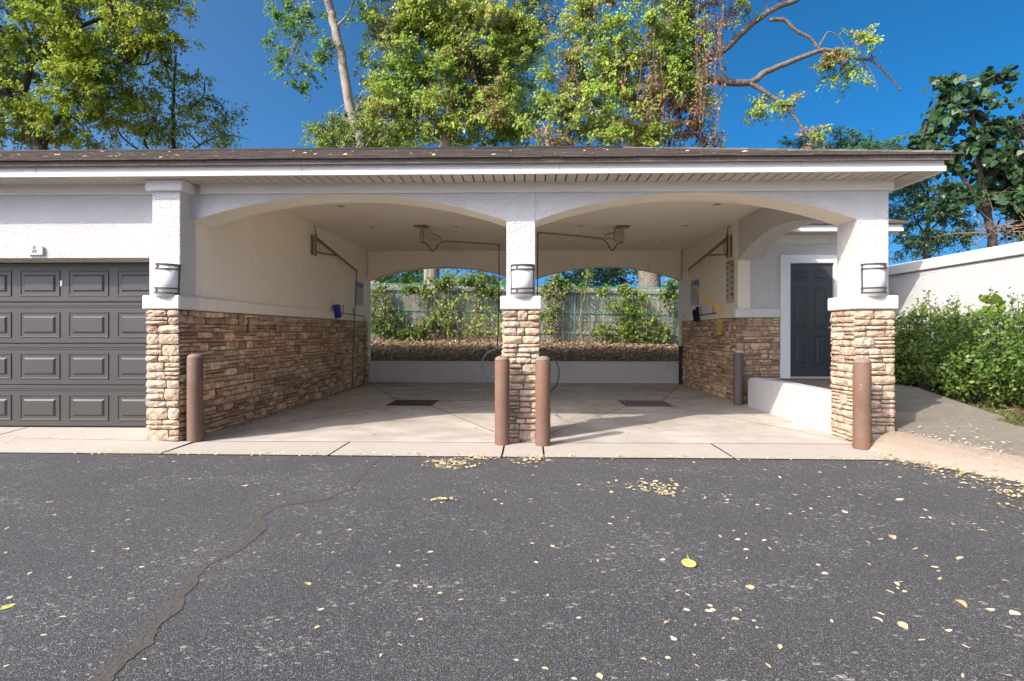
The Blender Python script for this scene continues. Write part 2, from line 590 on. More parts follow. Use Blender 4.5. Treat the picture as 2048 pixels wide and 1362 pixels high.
GH = [(0, (0.0483, 0.0975, 0.018)), (0.4, (0.0968, 0.1725, 0.027)), (0.75, (0.1774, 0.2475, 0.045)), (0.92, (0.3225, 0.3, 0.09)), (1, (0.4193, 0.27, 0.135))]
M['leaf_yellow'] = island_mat('yellow_green_leaves', G1, .55, .2, 3, None, .42, (.55, .55))
M['leaf_green'] = island_mat('green_leaves', G2, .5, .2, 3, None, .42, (.7, .5))
M['leaf_olive'] = island_mat('olive_leaves', G3, .55, .2, 3, None, .42, (.6, .55))
M['leaf_dark'] = island_mat('dark_green_leaves', G4, .4, .2, 3, None, .25, (.8, .45))
M['leaf_deep'] = island_mat('deep_green_leaves', [(0, (.012, .035, .014)), (.4, (.028, .070, .024)), (.8, (.055, .105, .034)), (1, (.13, .17, .06))], .35, .2, 3, None, .22, (.8, .4))
M['leaf_brown'] = island_mat('dry_brown_leaves', G5, .7, .2, 3, None, .2, (.9, .4))
M['leaf_hedge'] = island_mat('hedge_leaves', GH, .42, .2, 6, None, .25, (1.6, .5))
M['leaf_ivy'] = island_mat('ivy_leaves', [(0, (.06, .12, .025)), (.4, (.12, .20, .04)), (.75, (.22, .27, .06)), (1, (.42, .34, .14))], .45, .2, 6, None, .28, (1.2, .45))
M['leaf_lime'] = island_mat('lime_ivy_leaves', [(0, (.09, .17, .02)), (.5, (.17, .26, .03)), (1, (.28, .34, .05))], .45, .2, 6, None, .35)
M['litter'] = island_mat('dry_litter', [(0, (.16, .095, .055)), (.35, (.31, .20, .115)), (.7, (.45, .325, .195)), (1, (.56, .44, .27))], .85, .25, 30, None, .1)
M['fallen'] = island_mat('fallen_leaf', [(0, (.62, .46, .24)), (.3, (.74, .60, .35)), (.6, (.78, .66, .42)), (.82, (.52, .33, .17)), (.92, (.70, .60, .28)), (1, (.78, .70, .52))], .7, .2, 60, None, .15)
M['fallen_lime'] = mat('fallen_green_leaf', (.55, .52, .13), .55, var=[(40, .5, (.48, .40, .14))])
M['grass'] = island_mat('grass_blades', [(0, (.04, .09, .015)), (.6, (.10, .17, .03)), (1, (.26, .24, .09))], .6, .2, 6, None, .25)

# ------------------------------------------------------------------ ground, road, apron, floors
g = MB()
g.add([(-600, -600, -.12), (600, -600, -.12), (600, 900, -.12), (-600, 900, -.12)], [(0, 1, 2, 3)])
tag(g.build('ground', M['soil']), 'bare earth stretching away round the building', None, None, 'structure')

EDGE = [(-40, -.80), (-9, -.76), (-5.5, -.735), (-1.8, -.80), (1.2, -.845), (3.3, -.83), (3.6, -.88), (3.78, -1.02), (4.08, -1.60), (4.5, -2.9), (4.85, -5), (5.1, -12), (5.3, -40)]
g = MB()
n = len(EDGE)
vs = [(x, y, -.010) for x, y in EDGE] + [(x if x < 3.6 else x, -40.2, -.010) for x, y in EDGE]
g.add(vs, [(i + n, i + n + 1, i + 1, i) for i in range(n - 1)])
asphalt = tag(g.build('asphalt_road', M['asphalt']), 'dark worn asphalt lot in front of the garages', None, None, 'structure')

# crack sealer band
CR = [(752, 922, 7), (738, 935, 8), (712, 962, 10), (700, 978, 11), (672, 990, 11), (640, 1000, 11), (590, 1006, 12), (552, 1013, 14), (528, 1024, 18), (515, 1036, 24), (522, 1050, 26), (508, 1072, 24), (482, 1094, 22),
      (440, 1116, 24), (404, 1134, 28), (384, 1156, 34), (366, 1188, 34), (338, 1226, 36), (302, 1262, 42), (262, 1300, 46), (228, 1334, 46), (190, 1372, 50), (120, 1460, 60)]
vsl, vsr = [], []
for i, (x, y, wd) in enumerate(CR):
    p = onZ(x, y, -.0072)
    q0, q1 = onZ(*CR[max(i - 1, 0)][:2], -.006), onZ(*CR[min(i + 1, len(CR) - 1)][:2], -.006)
    t = (q1 - q0).normalized()
    nrm = Vector((-t.y, t.x, 0))
    half = max(wd * .29 * (p - CAM).length / F_PX, .02)
    vsl.append(p + nrm * half * random.uniform(.85, 1.2))
    vsr.append(p - nrm * half * random.uniform(.85, 1.2))


def crom(ps, k=5):
    out = []
    for i in range(len(ps) - 1):
        p0, p1, p2, p3 = ps[max(i - 1, 0)], ps[i], ps[i + 1], ps[min(i + 2, len(ps) - 1)]
        for j in range(k):
            t = j / k
            out.append(.5 * ((2 * p1) + (p2 - p0) * t + (2 * p0 - 5 * p1 + 4 * p2 - p3) * t * t + (3 * p1 - p0 - 3 * p2 + p3) * t ** 3))
    out.append(ps[-1])
    return out


jit = lambda p: p + Vector((mnoise.noise(p * 7) * .03 + mnoise.noise(p * 31) * .014, mnoise.noise(p * 9 + Vector((5, 0, 0))) * .02 + random.uniform(-.003, .003), 0))
vsl = [jit(p) for p in crom(vsl, 14)]
vsr = [jit(p) for p in crom(vsr, 14)]
n = len(vsl)
g = MB().add(vsl + vsr, [(i, i + 1, n + i + 1, n + i) for i in range(n - 1)])
g.build('crack_seal', M['seal'], asphalt)

# apron strip: separate concrete slabs over a dirt bed
bed = MB().box(-14, 3.62, -.80, 7.0, -.115, -.085)
apron = tag(bed.build('concrete_pavement', M['joint']), 'tan concrete apron slabs along the garage front', None, None, 'structure')
G_ = .007


def slab(name, pts, m, parent, z=0.0, th=.075):
    """pts ccw (x,y,z)"""
    n = len(pts)
    cx, cy = sum(p[0] for p in pts) / n, sum(p[1] for p in pts) / n
    ins = []
    for (x, y, zz) in pts:
        d = math.hypot(cx - x, cy - y)
        ins.append((x + (cx - x) / d * .004, y + (cy - y) / d * .004, zz))
    vs = [(x, y, zz - th) for x, y, zz in pts] + [(x, y, zz - .003) for x, y, zz in pts] + ins
    fs = [tuple(range(2 * n, 3 * n))]
    for i in range(n):
        j = (i + 1) % n
        fs += [(i, j, n + j, n + i), (n + i, n + j, 2 * n + j, 2 * n + i)]
    o = MB().add(vs, fs).build(name, m, parent)
    o.data.materials.append(M['joint'])                 # soil-filled joint sides
    for q in o.data.polygons[1:]:
        q.material_index = 1
    return o


def edge_y(x):
    for (x0, y0), (x1, y1) in zip(EDGE, EDGE[1:]):
        if x0 <= x <= x1:
            return y0 + (y1 - y0) * (x - x0) / (x1 - x0)
    return -.8


JX = [-3.76, -2.02, -.27, .15, 2.02, 3.56]
for a, b in zip(JX, JX[1:]):
    slab('apron_slab', [(a + G_, edge_y(a) + .004, .0), (b - G_, edge_y(b) + .004, .0), (b - G_, -.135, .0), (a + G_, -.135, .0)], M['concrete'], apron)
for a, b in ((-13.0, -10.6), (-10.6, -8.4), (-8.4, -6.1), (-6.1, -3.76)):      # in front of the garage door, rising to its sill
    slab('apron_slab', [(a + G_, edge_y(a) + .004, .0), (b - G_, edge_y(b) + .004, .0), (b - G_, -.21, .012 if b > -4 else .045), (a + G_, -.21, .045)], M['concrete'], apron)
    slab('apron_slab', [(a + G_, -.205, .045), (min(b, -4.25) - G_, -.205, .02 if b > -4 else .045), (min(b, -4.25) - G_, .34, .088), (a + G_, .34, .088)], M['concrete'], apron, th=.12)
# wash bay floors: four slabs round each drain, falling to it
GR = {}
for (x0, x1, gx, gy) in ((-3.95, -.095, -2.09, 3.52), (-.085, 3.72, 2.07, 3.52)):
    gw, gd, zz = .40, .40, -.035
    o = [(x0 + G_, -.128, 0), (x1 - G_, -.128, 0), (x1 - G_, 7.05, 0), (x0 + G_, 7.05, 0)]
    i_ = [(gx - gw, gy - gd, zz), (gx + gw, gy - gd, zz), (gx + gw, gy + gd, zz), (gx - gw, gy + gd, zz)]
    for k in range(4):
        a, b = o[k], o[(k + 1) % 4]
        c_, d = i_[(k + 1) % 4], i_[k]
        mid = [(a[0] + b[0] + c_[0] + d[0]) / 4, (a[1] + b[1] + c_[1] + d[1]) / 4]
        sh = lambda p: (p[0] + (mid[0] - p[0]) * .0042, p[1] + (mid[1] - p[1]) * .0042, p[2])
        slab('floor_slab', [sh(a), sh(b), sh(c_), sh(d)], M['bayfloor'], apron)
    GR[x0] = (gx, gy, zz)

# drain grates
for q, (x0, (gx, gy, zz)) in enumerate(GR.items()):
    t = thing('drain_grate', (gx, gy, zz - .03), 'slotted cast iron drain grate in the floor of the bay with the blue brush' if q == 0 else 'dirt-filled iron drain grate in the floor of the bay with the yellow hose', 'drain grate', 'drain grates in the wash bay floors')
    wv, dv = .385, .385
    b = MB()
    for (xa, xb, ya, yb) in ((-wv, wv, -dv, -dv + .035), (-wv, wv, dv - .035, dv), (-wv, -wv + .035, -dv + .035, dv - .035), (wv - .035, wv, -dv + .035, dv - .035), (-wv + .035, wv - .035, -.025, .025)):
        b.box(gx + xa, gx + xb, gy + ya, gy + yb, zz - .028, zz + .002)
    b.build('grate_frame', M['grate'], t)
    nb = 11
    for k in range(1, nb):
        xx = gx - wv + .035 + (2 * wv - .07) * k / nb
        for (ya, yb) in ((-dv + .036, -.026), (.026, dv - .036)):
            MB().box(xx - .014, xx + .014, gy + ya, gy + yb, zz - .026, zz).build('grate_bar', M['grate'], t)
    pb = MB().box(gx - wv, gx + wv, gy - dv, gy + dv, zz - .048, zz - (.030 if q == 0 else .004))
    pb.build('sump_dirt', M['gap'] if q == 0 else M['path'], t)

# ------------------------------------------------------------------ the building
B = thing('garage_building', (0, 3.4, 0), 'white stucco garage block with two arched open wash bays and stone base', 'building')
WT = 3.22           # ceiling height
SOF = 2.95          # soffit height
XL, XR = -3.955, 3.693
SPR, RISE = 2.515, .315


def arch_z(t):
    """t in 0..1 across the span"""
    h, r = 1.84, RISE
    Rr = (h * h + r * r) / (2 * r)
    u = (t * 2 - 1) * h
    return SPR + r - Rr + math.sqrt(Rr * Rr - u * u)


def arch_beam(name, a0, a1, d0, d1, top, axis, mface, minner, parent, trim0=0, trim1=0):
    """beam with a segmental arch below. axis 'x': runs along X, thickness in Y d0..d1; 'y': runs along Y, thickness X"""
    n = 36
    P = (lambda a, d, z: (a, d, z)) if axis == 'x' else (lambda a, d, z: (d, a, z))
    xs = [a0 + (a1 - a0) * i / n for i in range(n + 1)]
    zs = [arch_z(i / n) for i in range(n + 1)]
    b = MB()
    vs = []
    for x, z in zip(xs, zs):
        vs += [P(x, d0, z), P(x, d0, top), P(x, d1, z), P(x, d1, top)]
    fs = []
    for i in range(n):
        k, l = 4 * i, 4 * i + 4
        fs += [(k, l, l + 1, k + 1), (k + 2, k + 3, l + 3, l + 2), (k + 1, l + 1, l + 3, k + 3)]
    e = 4 * n
    fs += [(0, 1, 3, 2), (e, e + 2, e + 3, e + 1)]
    b.add(vs, fs)
    o = b.build(name, mface, parent)
    b = MB()                                            # underside skin; cream ones carry warm bounce light in the colour
    vs = []
    for x, z in zip(xs, zs):
        vs += [P(x, d0 + .003, z - .003), P(x, d1 - .003, z - .003), P(x, d0 + .003, z + .001), P(x, d1 - .003, z + .001)]
    fs = []
    for i in range(n):
        k, l = 4 * i, 4 * i + 4
        fs += [(k, k + 1, l + 1, l), (k, l, l + 2, k + 2), (k + 1, k + 3, l + 3, l + 1)]
    b.add(vs, fs)
    b.build('arch_lining', minner, o)
    return o


arch_beam('front_arch', -3.95, -.258, 0, .40, WT - .005, 'x', M['stucco'], M['bounce_cream'], B)
arch_beam('front_arch', .074, 3.704, 0, .40, WT - .005, 'x', M['stucco'], M['bounce_cream'], B)
arch_beam('rear_arch', XL + .02, -.26, 6.95, 7.25, WT - .004, 'x', M['bounce_cream'], M['bounce_cream'], B)
arch_beam('rear_arch', .08, XR - .02, 6.95, 7.25, WT - .004, 'x', M['bounce_cream'], M['bounce_cream'], B)
arch_beam('side_arch', .405, 3.47, 3.70, 4.05, WT - .006, 'y', M['stucco'], M['stucco'], B)
# cornice trim under the soffit
MB().bbox(-3.80, 4.10, -.035, -.001, 2.835, SOF + .02, .01).build('cornice_trim', M['trim'], B)
MB().bbox(-13, -4.33, -.035, -.001, 2.835, SOF + .02, .01).build('cornice_trim', M['trim'], B)
MB().bbox(4.052, 4.10, 0, 3.6, 2.835, SOF + .02, .01).build('cornice_trim', M['trim'], B)
# garage wall with door opening
DX0, DX1, DT = -9.30, -4.415, 2.105
MB().box(-13, -4.15, 0, .22, DT, WT).build('garage_wall', M['stucco'], B)
MB().box(DX1, -4.15, .001, .22, -.05, DT - .001).build('garage_wall', M['stucco'], B)
MB().box(-13, DX0, .001, .22, -.05, DT - .001).build('garage_wall', M['stucco'], B)
MB().box(-13, XL - .2, 6.9, 7.2, -.05, WT).build('garage_wall', M['stucco'], B)
MB().box(-13.2, -13, 0, 7.2, -.05, WT).build('garage_wall', M['stucco'], B)
MB().box(DX0, DX1, .14, .24, DT - .022, DT - .001).build('door_head', M['lampcap'], B)
# left inner wall, rear wall returns, right inner wall, ceiling
lw = MB().box(XL - .2, XL, .0, 7.25, -.08, WT).build('bay_wall', M['bounce_cream'], B)
rw = MB().box(XR, XR + .22, 3.47, 7.25, -.08, WT).build('bay_wall', M['bounce_cream'], B)
ce = MB().box(XL - .05, 4.06, .39, 7.26, WT, WT + .06).build('bay_ceiling', M['ceil'], B)
# door wing
wing = MB()
wing.box(XR + .221, 4.60, 3.475, 3.68, -.05, WT)
wing.box(5.355, 6.05, 3.475, 3.68, -.05, WT)
wing.box(4.60, 5.355, 3.475, 3.68, 2.45, WT)
wing.box(4.60, 5.355, 3.475, 3.68, -.05, .40)
wing.box(5.85, 6.05, 3.68, 7.2, -.05, WT)
wing.box(XR + .221, 5.85, 7.0, 7.2, -.05, WT)
wing.build('wing_wall', M['stucco'], B)
MB().bbox(XR + .0, 6.06, 3.44, 3.474, 2.80, SOF + .02, .01).build('cornice_trim', M['trim'], B)
# casing round the door
fr = MB()
fr.bbox(4.425, 4.60, 3.43, 3.474, .42, 2.60, .006)
fr.bbox(5.357, 5.53, 3.43, 3.474, .42, 2.60, .006)
fr.bbox(4.601, 5.356, 3.43, 3.474, 2.452, 2.60, .006)
fr.build('door_casing', M['white'], B)
dr = MB().box(4.603, 5.352, 3.475, 3.52, .455, 2.448).build('entry_door', M['door'], B)


def raised_panel(name, x0, x1, y, z0, z1, m, parent, dep=.014, rim=.03):
    """a moulded panel: sunk rim and raised field, facing -Y"""
    b = MB()
    r1, r2 = rim * .55, rim * 1.35
    L0 = [(x0, y, z0), (x1, y, z0), (x1, y, z1), (x0, y, z1)]
    ins = lambda d, yy: [(x0 + d, yy, z0 + d), (x1 - d, yy, z0 + d), (x1 - d, yy, z1 - d), (x0 + d, yy, z1 - d)]
    rings = [ins(0, y + .004), ins(.004, y - dep * .5), ins(r1 * .7, y - dep * .45), ins(r1, y - .001), ins(r2, y - .001), ins(r2 + rim * .5, y - dep)]
    vs = [p for rr in rings for p in rr]
    fs = []
    for k in range(len(rings) - 1):
        for i in range(4):
            j = (i + 1) % 4
            fs.append((4 * k + i, 4 * k + j, 4 * k + 4 + j, 4 * k + 4 + i))
    e = 4 * (len(rings) - 1)
    fs.append((e, e + 1, e + 2, e + 3))
    b.add(vs, fs)
    return b.build(name, m, parent)


for (z0, z1) in ((2.15, 2.33), (1.30, 2.03), (.66, 1.18)):
    for (xa, xb) in ((4.685, 4.915), (5.04, 5.27)):
        raised_panel('door_panel', xa, xb, 3.4748, z0, z1, M['door'], dr, .016, .03)
kb = MB().lathe(0, 0, [(.03, 0), (.03, .006), (.012, .010), (.012, .035), (.026, .045), (.030, .060), (.022, .072), (.004, .075)], 16)
kb.v = [(5.29 + x, 3.474 - z, 1.31 + y) for x, y, z in kb.v]
kb.f = [tuple(reversed(q)) for q in kb.f]
kb.build('door_knob', mat('brushed_steel', (.55, .54, .52), .3, metal=.9), dr, smooth=True)
MB().bbox(4.60, 5.36, 3.38, 3.474, .425, .454, .005).build('door_threshold', M['lampcap'], B)

# garage door: sections and raised panels
gd = MB()
SH = (DT - .088) / 4
for k in range(4):
    z0 = .088 + SH * k
    gd.bbox(DX0, DX1, .262, .30, z0 + .002, z0 + SH - .002, .005)
gdo = gd.build('garage_door', M['asphalt_door'], B)
for k in range(4):
    z0 = .088 + SH * k
    for zz in (z0 + SH - .035, z0 + SH - .058, z0 + .020):
        MB().bbox(DX0 + .004, DX1 - .004, .2545, .2625, zz - .006, zz + .006, .004).build('section_rib', M['asphalt_door'], gdo)
    for i in range(8):
        pw = (DX1 - DX0 - .06) / 8
        x0 = DX0 + .03 + pw * i
        raised_panel('door_panel', x0 + .052, x0 + pw - .052, .2605, z0 + .075, z0 + SH - .115, M['asphalt_door'], gdo, .016, .04)
MB().box(-5.70, -5.675, .2555, .2612, 1.80, 1.865).build('door_sticker', M['white'], gdo)
MB().box(DX1 + .001, DX1 + .06, .221, .30, .06, DT - .002).build('door_jamb', M['white'], B)
MB().box(DX0 + .01, DX1 - .01, .255, .31, .070, .0875).build('door_seal', M['rubber'], B)

# roof
EY0, EY1, EX1 = -.425, 7.62, 4.44
RZ, RIDY, RIDX = 4.50, 3.45, 1.66
EZ = 3.105
rf = MB()
lo = [(-14, EY0, EZ), (EX1, EY0, EZ), (EX1, EY1, EZ), (-14, EY1, EZ), (-14, RIDY, RZ), (RIDX, RIDY, RZ)]
rf.add(lo + [(x, y, z - .06) for x, y, z in lo], [(0, 1, 5, 4), (1, 2, 5), (2, 3, 4, 5), (0, 4, 3), (7, 6, 10, 11), (8, 7, 11), (9, 8, 11, 10), (0, 6, 7, 1), (1, 7, 8, 2), (2, 8, 9, 3)])
roof = rf.build('roof', M['shingle'], B)
# shingles on the front slope
slope = (RZ - EZ) / (RIDY - EY0)
nx_ = Vector((0, -slope, 1)).normalized()


def shingle_mesh(wd, j):
    b = MB()
    # local: x along eave, y up-slope, z normal
    e0, e1 = random.uniform(-.006, .006), random.uniform(-.006, .006)
    t = .011 + random.uniform(0, .006)
    vs = [(0, e0, 0), (wd, e1, 0), (wd, .20, -.002), (0, .20, -.002), (0, e0, t), (wd, e1, t), (wd, .20, .004), (0, .20, .004)]
    b.hexa(vs)
    me = bpy.data.meshes.new('shingle')
    me.from_pydata(b.v, [], b.f)
    me.materials.append(M['shingle'])
    return me


SHM = [(wd, shingle_mesh(wd, j)) for j, wd in enumerate([.30, .22, .36, .27, .33, .24, .19, .31])]
rest_v, rest_f, cnt = [], [], 0
sl_len = math.hypot(RIDY - EY0, RZ - EZ)
rot = Matrix.Rotation(math.atan(slope), 4, 'X')
for row in range(27):
    d0 = row * .145 - .035
    y = EY0 + d0 * math.cos(math.atan(slope))
    z = EZ + d0 * math.sin(math.atan(slope)) + .003
    xe = EX1 - (EX1 - RIDX) * max(0, (y - EY0)) / (RIDY - EY0) + .03
    x = -9.2 - random.random() * .3
    while x < xe - .05:
        wd, me = random.choice(SHM)
        if x + wd > xe + .1:
            break
        indiv = row < 5 and x > -6.3 and cnt < 296
        if indiv:
            o = bpy.data.objects.new('shingle', me)
            COL.objects.link(o)
            o.parent = roof
            o.rotation_euler = (math.atan(slope), 0, 0)
            o.location = Vector((x, y, z + random.uniform(0, .003))) - WLOC[roof.name]
            cnt += 1
        else:
            b0 = len(rest_v)
            for v in me.vertices:
                rest_v.append(tuple(rot @ v.co + Vector((x, y, z))))
            rest_f += [tuple(i + b0 for i in p.vertices) for p in me.polygons]
        x += wd + .004
rs = MB()
rs.v, rs.f = rest_v, rest_f
rs.build('shingle_field', M['shingle'], roof)['kind'] = 'stuff'
# ridge and hip caps
MB().tube([(-14, RIDY, RZ + .004), (RIDX, RIDY, RZ + .004)], .045, 6).build('ridge_cap', M['edge'], roof)
hp0, hp1 = Vector((RIDX, RIDY, RZ)), Vector((EX1, EY0, EZ + .01))
for k in range(22):
    a, b_ = hp0.lerp(hp1, k / 22), hp0.lerp(hp1, (k + 1.25) / 22 if k < 21 else 1)
    MB().tube([a + Vector((0, 0, -.022)), b_ + Vector((0, 0, -.014))], [.042, .044], 6).build('hip_cap', M['shingle'], roof)
# fascia boards + lip + drip edge, front and right side
FY = -.365
fx = [-14, -11.5, -8.6, -5.42, -2.47, .33, 2.9, 4.40]
for a, b_ in zip(fx, fx[1:]):
    f = MB()
    sag = random.uniform(-.004, .004)
    f.bbox(a + .0015, b_ - .0015, FY, FY + .03, SOF - .004, EZ - .045, .003)
    f.bbox(a + .0015, b_ - .0015, FY - .012, FY + .002, SOF - .008, SOF + .052 + sag, .004)
    f.build('fascia_board', M['fascia'], B)
f = MB().bbox(4.37, 4.40, FY + .031, 7.5, SOF - .004, EZ - .045, .003)
f.bbox(4.398, 4.412, FY - .012, 7.5, SOF - .008, SOF + .052, .004)
f.build('fascia_board', M['fascia'], B)
f = MB().bbox(-14, 4.43, 7.55, 7.58, SOF - .004, EZ - .045, .003).build('fascia_board', M['fascia'], B)
MB().box(-14, EX1 + .005, EY0 + .012, EY0 + .05, EZ - .046, EZ - .001).box(EX1 - .05, EX1 - .012, EY0 + .05, EY1, EZ - .046, EZ - .001).build('drip_edge', M['edge'], roof)
# soffit: backing and separate boards
sf = MB().box(-14, 4.37, FY + .03, -.0, SOF + .012, SOF + .03).box(4.05, 4.37, .0, 7.5, SOF + .012, SOF + .03).box(-14, 4.37, 7.26, 7.55, SOF + .012, SOF + .03)
soff = sf.build('soffit', M['gap'], B)
bm_ = MB().bbox(0, .100, FY + .031, -.036, SOF - .004, SOF + .012, .006)
k = 0
x = -9.2
sb_me = None
while x < 4.02:
    if sb_me is None:
        o = bm_.build('soffit_board', M['soffit'], soff)
        sb_me = o.data
        base_loc = o.location.copy()
        o.location = base_loc + Vector((x, 0, 0))
    else:
        o = bpy.data.objects.new('soffit_board', sb_me)
        COL.objects.link(o)
        o.parent = soff
        o.location = base_loc + Vector((x, 0, random.uniform(-.001, .001)))
    x += .1145
y = -.05
sb2 = MB().bbox(4.101, 4.369, 0, .108, SOF - .004, SOF + .012, .006).build('soffit_board', M['soffit'], soff)
b2 = sb2.location.copy()
for k in range(40):
    o = sb2 if k == 0 else bpy.data.objects.new('soffit_board', sb2.data)
    if k:
        COL.objects.link(o)
        o.parent = soff
    o.location = b2 + Vector((0, -.34 + k * .1145, 0))
# wing eave and roof
we = MB()
we.bbox(4.42, 6.30, 3.08, 3.11, SOF - .004, EZ - .045, .003)
we.bbox(4.42, 6.312, 3.068, 3.082, SOF - .008, SOF + .05, .004)
we.bbox(6.27, 6.30, 3.111, 7.4, SOF - .004, EZ - .045, .003)
we.build('wing_fascia', M['fascia'], B)
MB().box(4.10, 6.27, 3.11, 3.44, SOF, SOF + .02).box(6.05, 6.27, 3.44, 7.4, SOF, SOF + .02).build('wing_soffit', M['soffit'], B)
wr = MB()
wz = EZ + 2.1 * .36
wp = [(4.3, 3.02, EZ), (6.36, 3.02, EZ), (6.36, 7.5, EZ), (4.3, 7.5, EZ), (4.26, 5.2, wz), (4.28, 5.25, wz)]
wr.add(wp + [(x, y, z - .045) for x, y, z in wp], [(0, 1, 5, 4), (1, 2, 5), (2, 3, 4, 5), (0, 4, 3), (7, 6, 10, 11), (8, 7, 11), (9, 8, 11, 10), (0, 6, 7, 1), (1, 7, 8, 2), (2, 8, 9, 3)])
wr.build('wing_roof', M['shingle'], B)


# ------------------------------------------------------------------ stone veneer
def stone_variant():
    """unit stone, x,z in -.5...5, face at y=-1, back y=0"""
    nx, nz = 4, 3
    b = MB()
    ids = {}
    sk = [random.uniform(-.05, .05) for _ in range(4)]
    for j in range(nz + 1):
        for i in range(nx + 1):
            u, v = i / nx, j / nz
            ed = (i in (0, nx)) + (j in (0, nz))
            x = (u - .5) * (.955 if ed else 1.0) + (random.uniform(-.025, .025) if ed else random.uniform(-.06, .06))
            z = (v - .5) * (.91 if ed else 1.0) + (random.uniform(-.05, .05) if ed else random.uniform(-.08, .08))
            yy = -(.52 + random.uniform(0, .2)) if ed else -(.86 + random.uniform(-.16, .2))
            if ed == 2:
                yy = -.4
                x *= .97
                z *= .93
            ids[(i, j)] = len(b.v)
            b.v.append((x, yy, z))
    for j in range(nz):
        for i in range(nx):
            b.f.append((ids[(i, j)], ids[(i + 1, j)], ids[(i + 1, j + 1)], ids[(i, j + 1)]))
    ring = [(i, 0) for i in range(nx)] + [(nx, j) for j in range(nz)] + [(nx - i, nz) for i in range(nx)] + [(0, nz - j) for j in range(nz)]
    base = len(b.v)
    for q in ring:
        x, y, z = b.v[ids[q]]
        b.v.append((x * 1.0, 0, z * 1.0))
    m = len(ring)
    for k in range(m):
        l = (k + 1) % m
        b.f.append((base + k, base + l, ids[ring[l]], ids[ring[k]]))
    return b


SV = [stone_variant() for _ in range(14)]
SME = {}


def stone_me(k, mk):
    if (k, mk) not in SME:
        me = bpy.data.meshes.new('stone')
        me.from_pydata(SV[k].v, [], SV[k].f)
        me.materials.append(M[mk])
        SME[(k, mk)] = me
    return SME[(k, mk)]


STONES = [0]


def veneer(parent, o, u, nrm, length, z0, z1, mk, limit=None, depth=.043, maxw=.42, minw=.09, seed=0):
    """stones on a vertical face: origin o (x,y) at u=0, unit direction u, outward normal nrm. limit(s)->True: build as own object"""
    rs_ = random.Random(seed)
    rv, rf_ = [], []
    # local frame of a stone: x -> u, -y -> nrm, z -> up
    ang = math.atan2(u[1], u[0])
    z = z0
    rows = []
    while z < z1 - .03:
        h = rs_.choice((.075, .09, .105, .125, .14, .095))
        if z1 - (z + h) < .06:
            h = z1 - z
        rows.append((z, h))
        z += h
    for (zr, h) in rows:
        s = 0.0
        while s < length - .01:
            wd = rs_.uniform(.12, maxw)
            kind = rs_.random()
            if h > .10 and kind < .62 or h > .085 and kind < .3:
                parts_n = 2 if kind > .12 or h < .12 else 3
            else:
                parts_n = 1
                wd = rs_.uniform(minw + .02, min(maxw, .34))
            if length - s - wd < minw:
                wd = length - s
            cuts = sorted([0, 1] + ([rs_.uniform(.36, .64)] if parts_n == 2 else ([.34 + rs_.uniform(-.05, .05), .67 + rs_.uniform(-.05, .05)] if parts_n == 3 else [])))
            for a, b_ in zip(cuts, cuts[1:]):
                hh = h * (b_ - a)
                segs = [(0, 1)]
                if wd > .26 and rs_.random() < .6:
                    c_ = rs_.uniform(.3, .7)
                    segs = [(0, c_), (c_, 1)]
                for (p, q) in segs:
                    ww = wd * (q - p)
                    gap = .011
                    cs, cz = s + wd * (p + q) / 2, zr + h * (a + b_) / 2
                    dd = depth * rs_.uniform(.62, 1.35)
                    pos = Vector((o[0] + u[0] * cs, o[1] + u[1] * cs, cz))
                    k = rs_.randrange(len(SV))
                    flip = rs_.random() < .5
                    sc = (max(ww - gap, .03) * 1.04, dd, max(hh - gap, .02) * 1.06)
                    tilt = rs_.uniform(-.012, .012)
                    if limit and limit(cs, cz) and STONES[0] < 300:
                        STONES[0] += 1
                        ob = bpy.data.objects.new('stone', stone_me(k, mk))
                        COL.objects.link(ob)
                        ob.parent = parent
                        ob.rotation_euler = (0, tilt, ang)
                        ob.location = pos - WLOC[parent.name]
                        ob.scale = sc
                    else:
                        mt = Matrix.Translation(pos) @ Matrix.Rotation(ang, 4, 'Z') @ Matrix.Rotation(tilt, 4, 'Y') @ Matrix.Diagonal((*sc, 1))
                        b0 = len(rv)
                        rv += [tuple(mt @ Vector(v)) for v in SV[k].v]
                        rf_ += [tuple(i + b0 for i in f_) for f_ in SV[k].f]
            s += wd
    if rv:
        b = MB()
        b.v, b.f = rv, rf_
        ob = b.build('stone_field', M[mk], parent)
        ob['kind'] = 'stuff'


ST, BT = 1.495, 1.650          # stone top, band top
always = lambda s, z: True


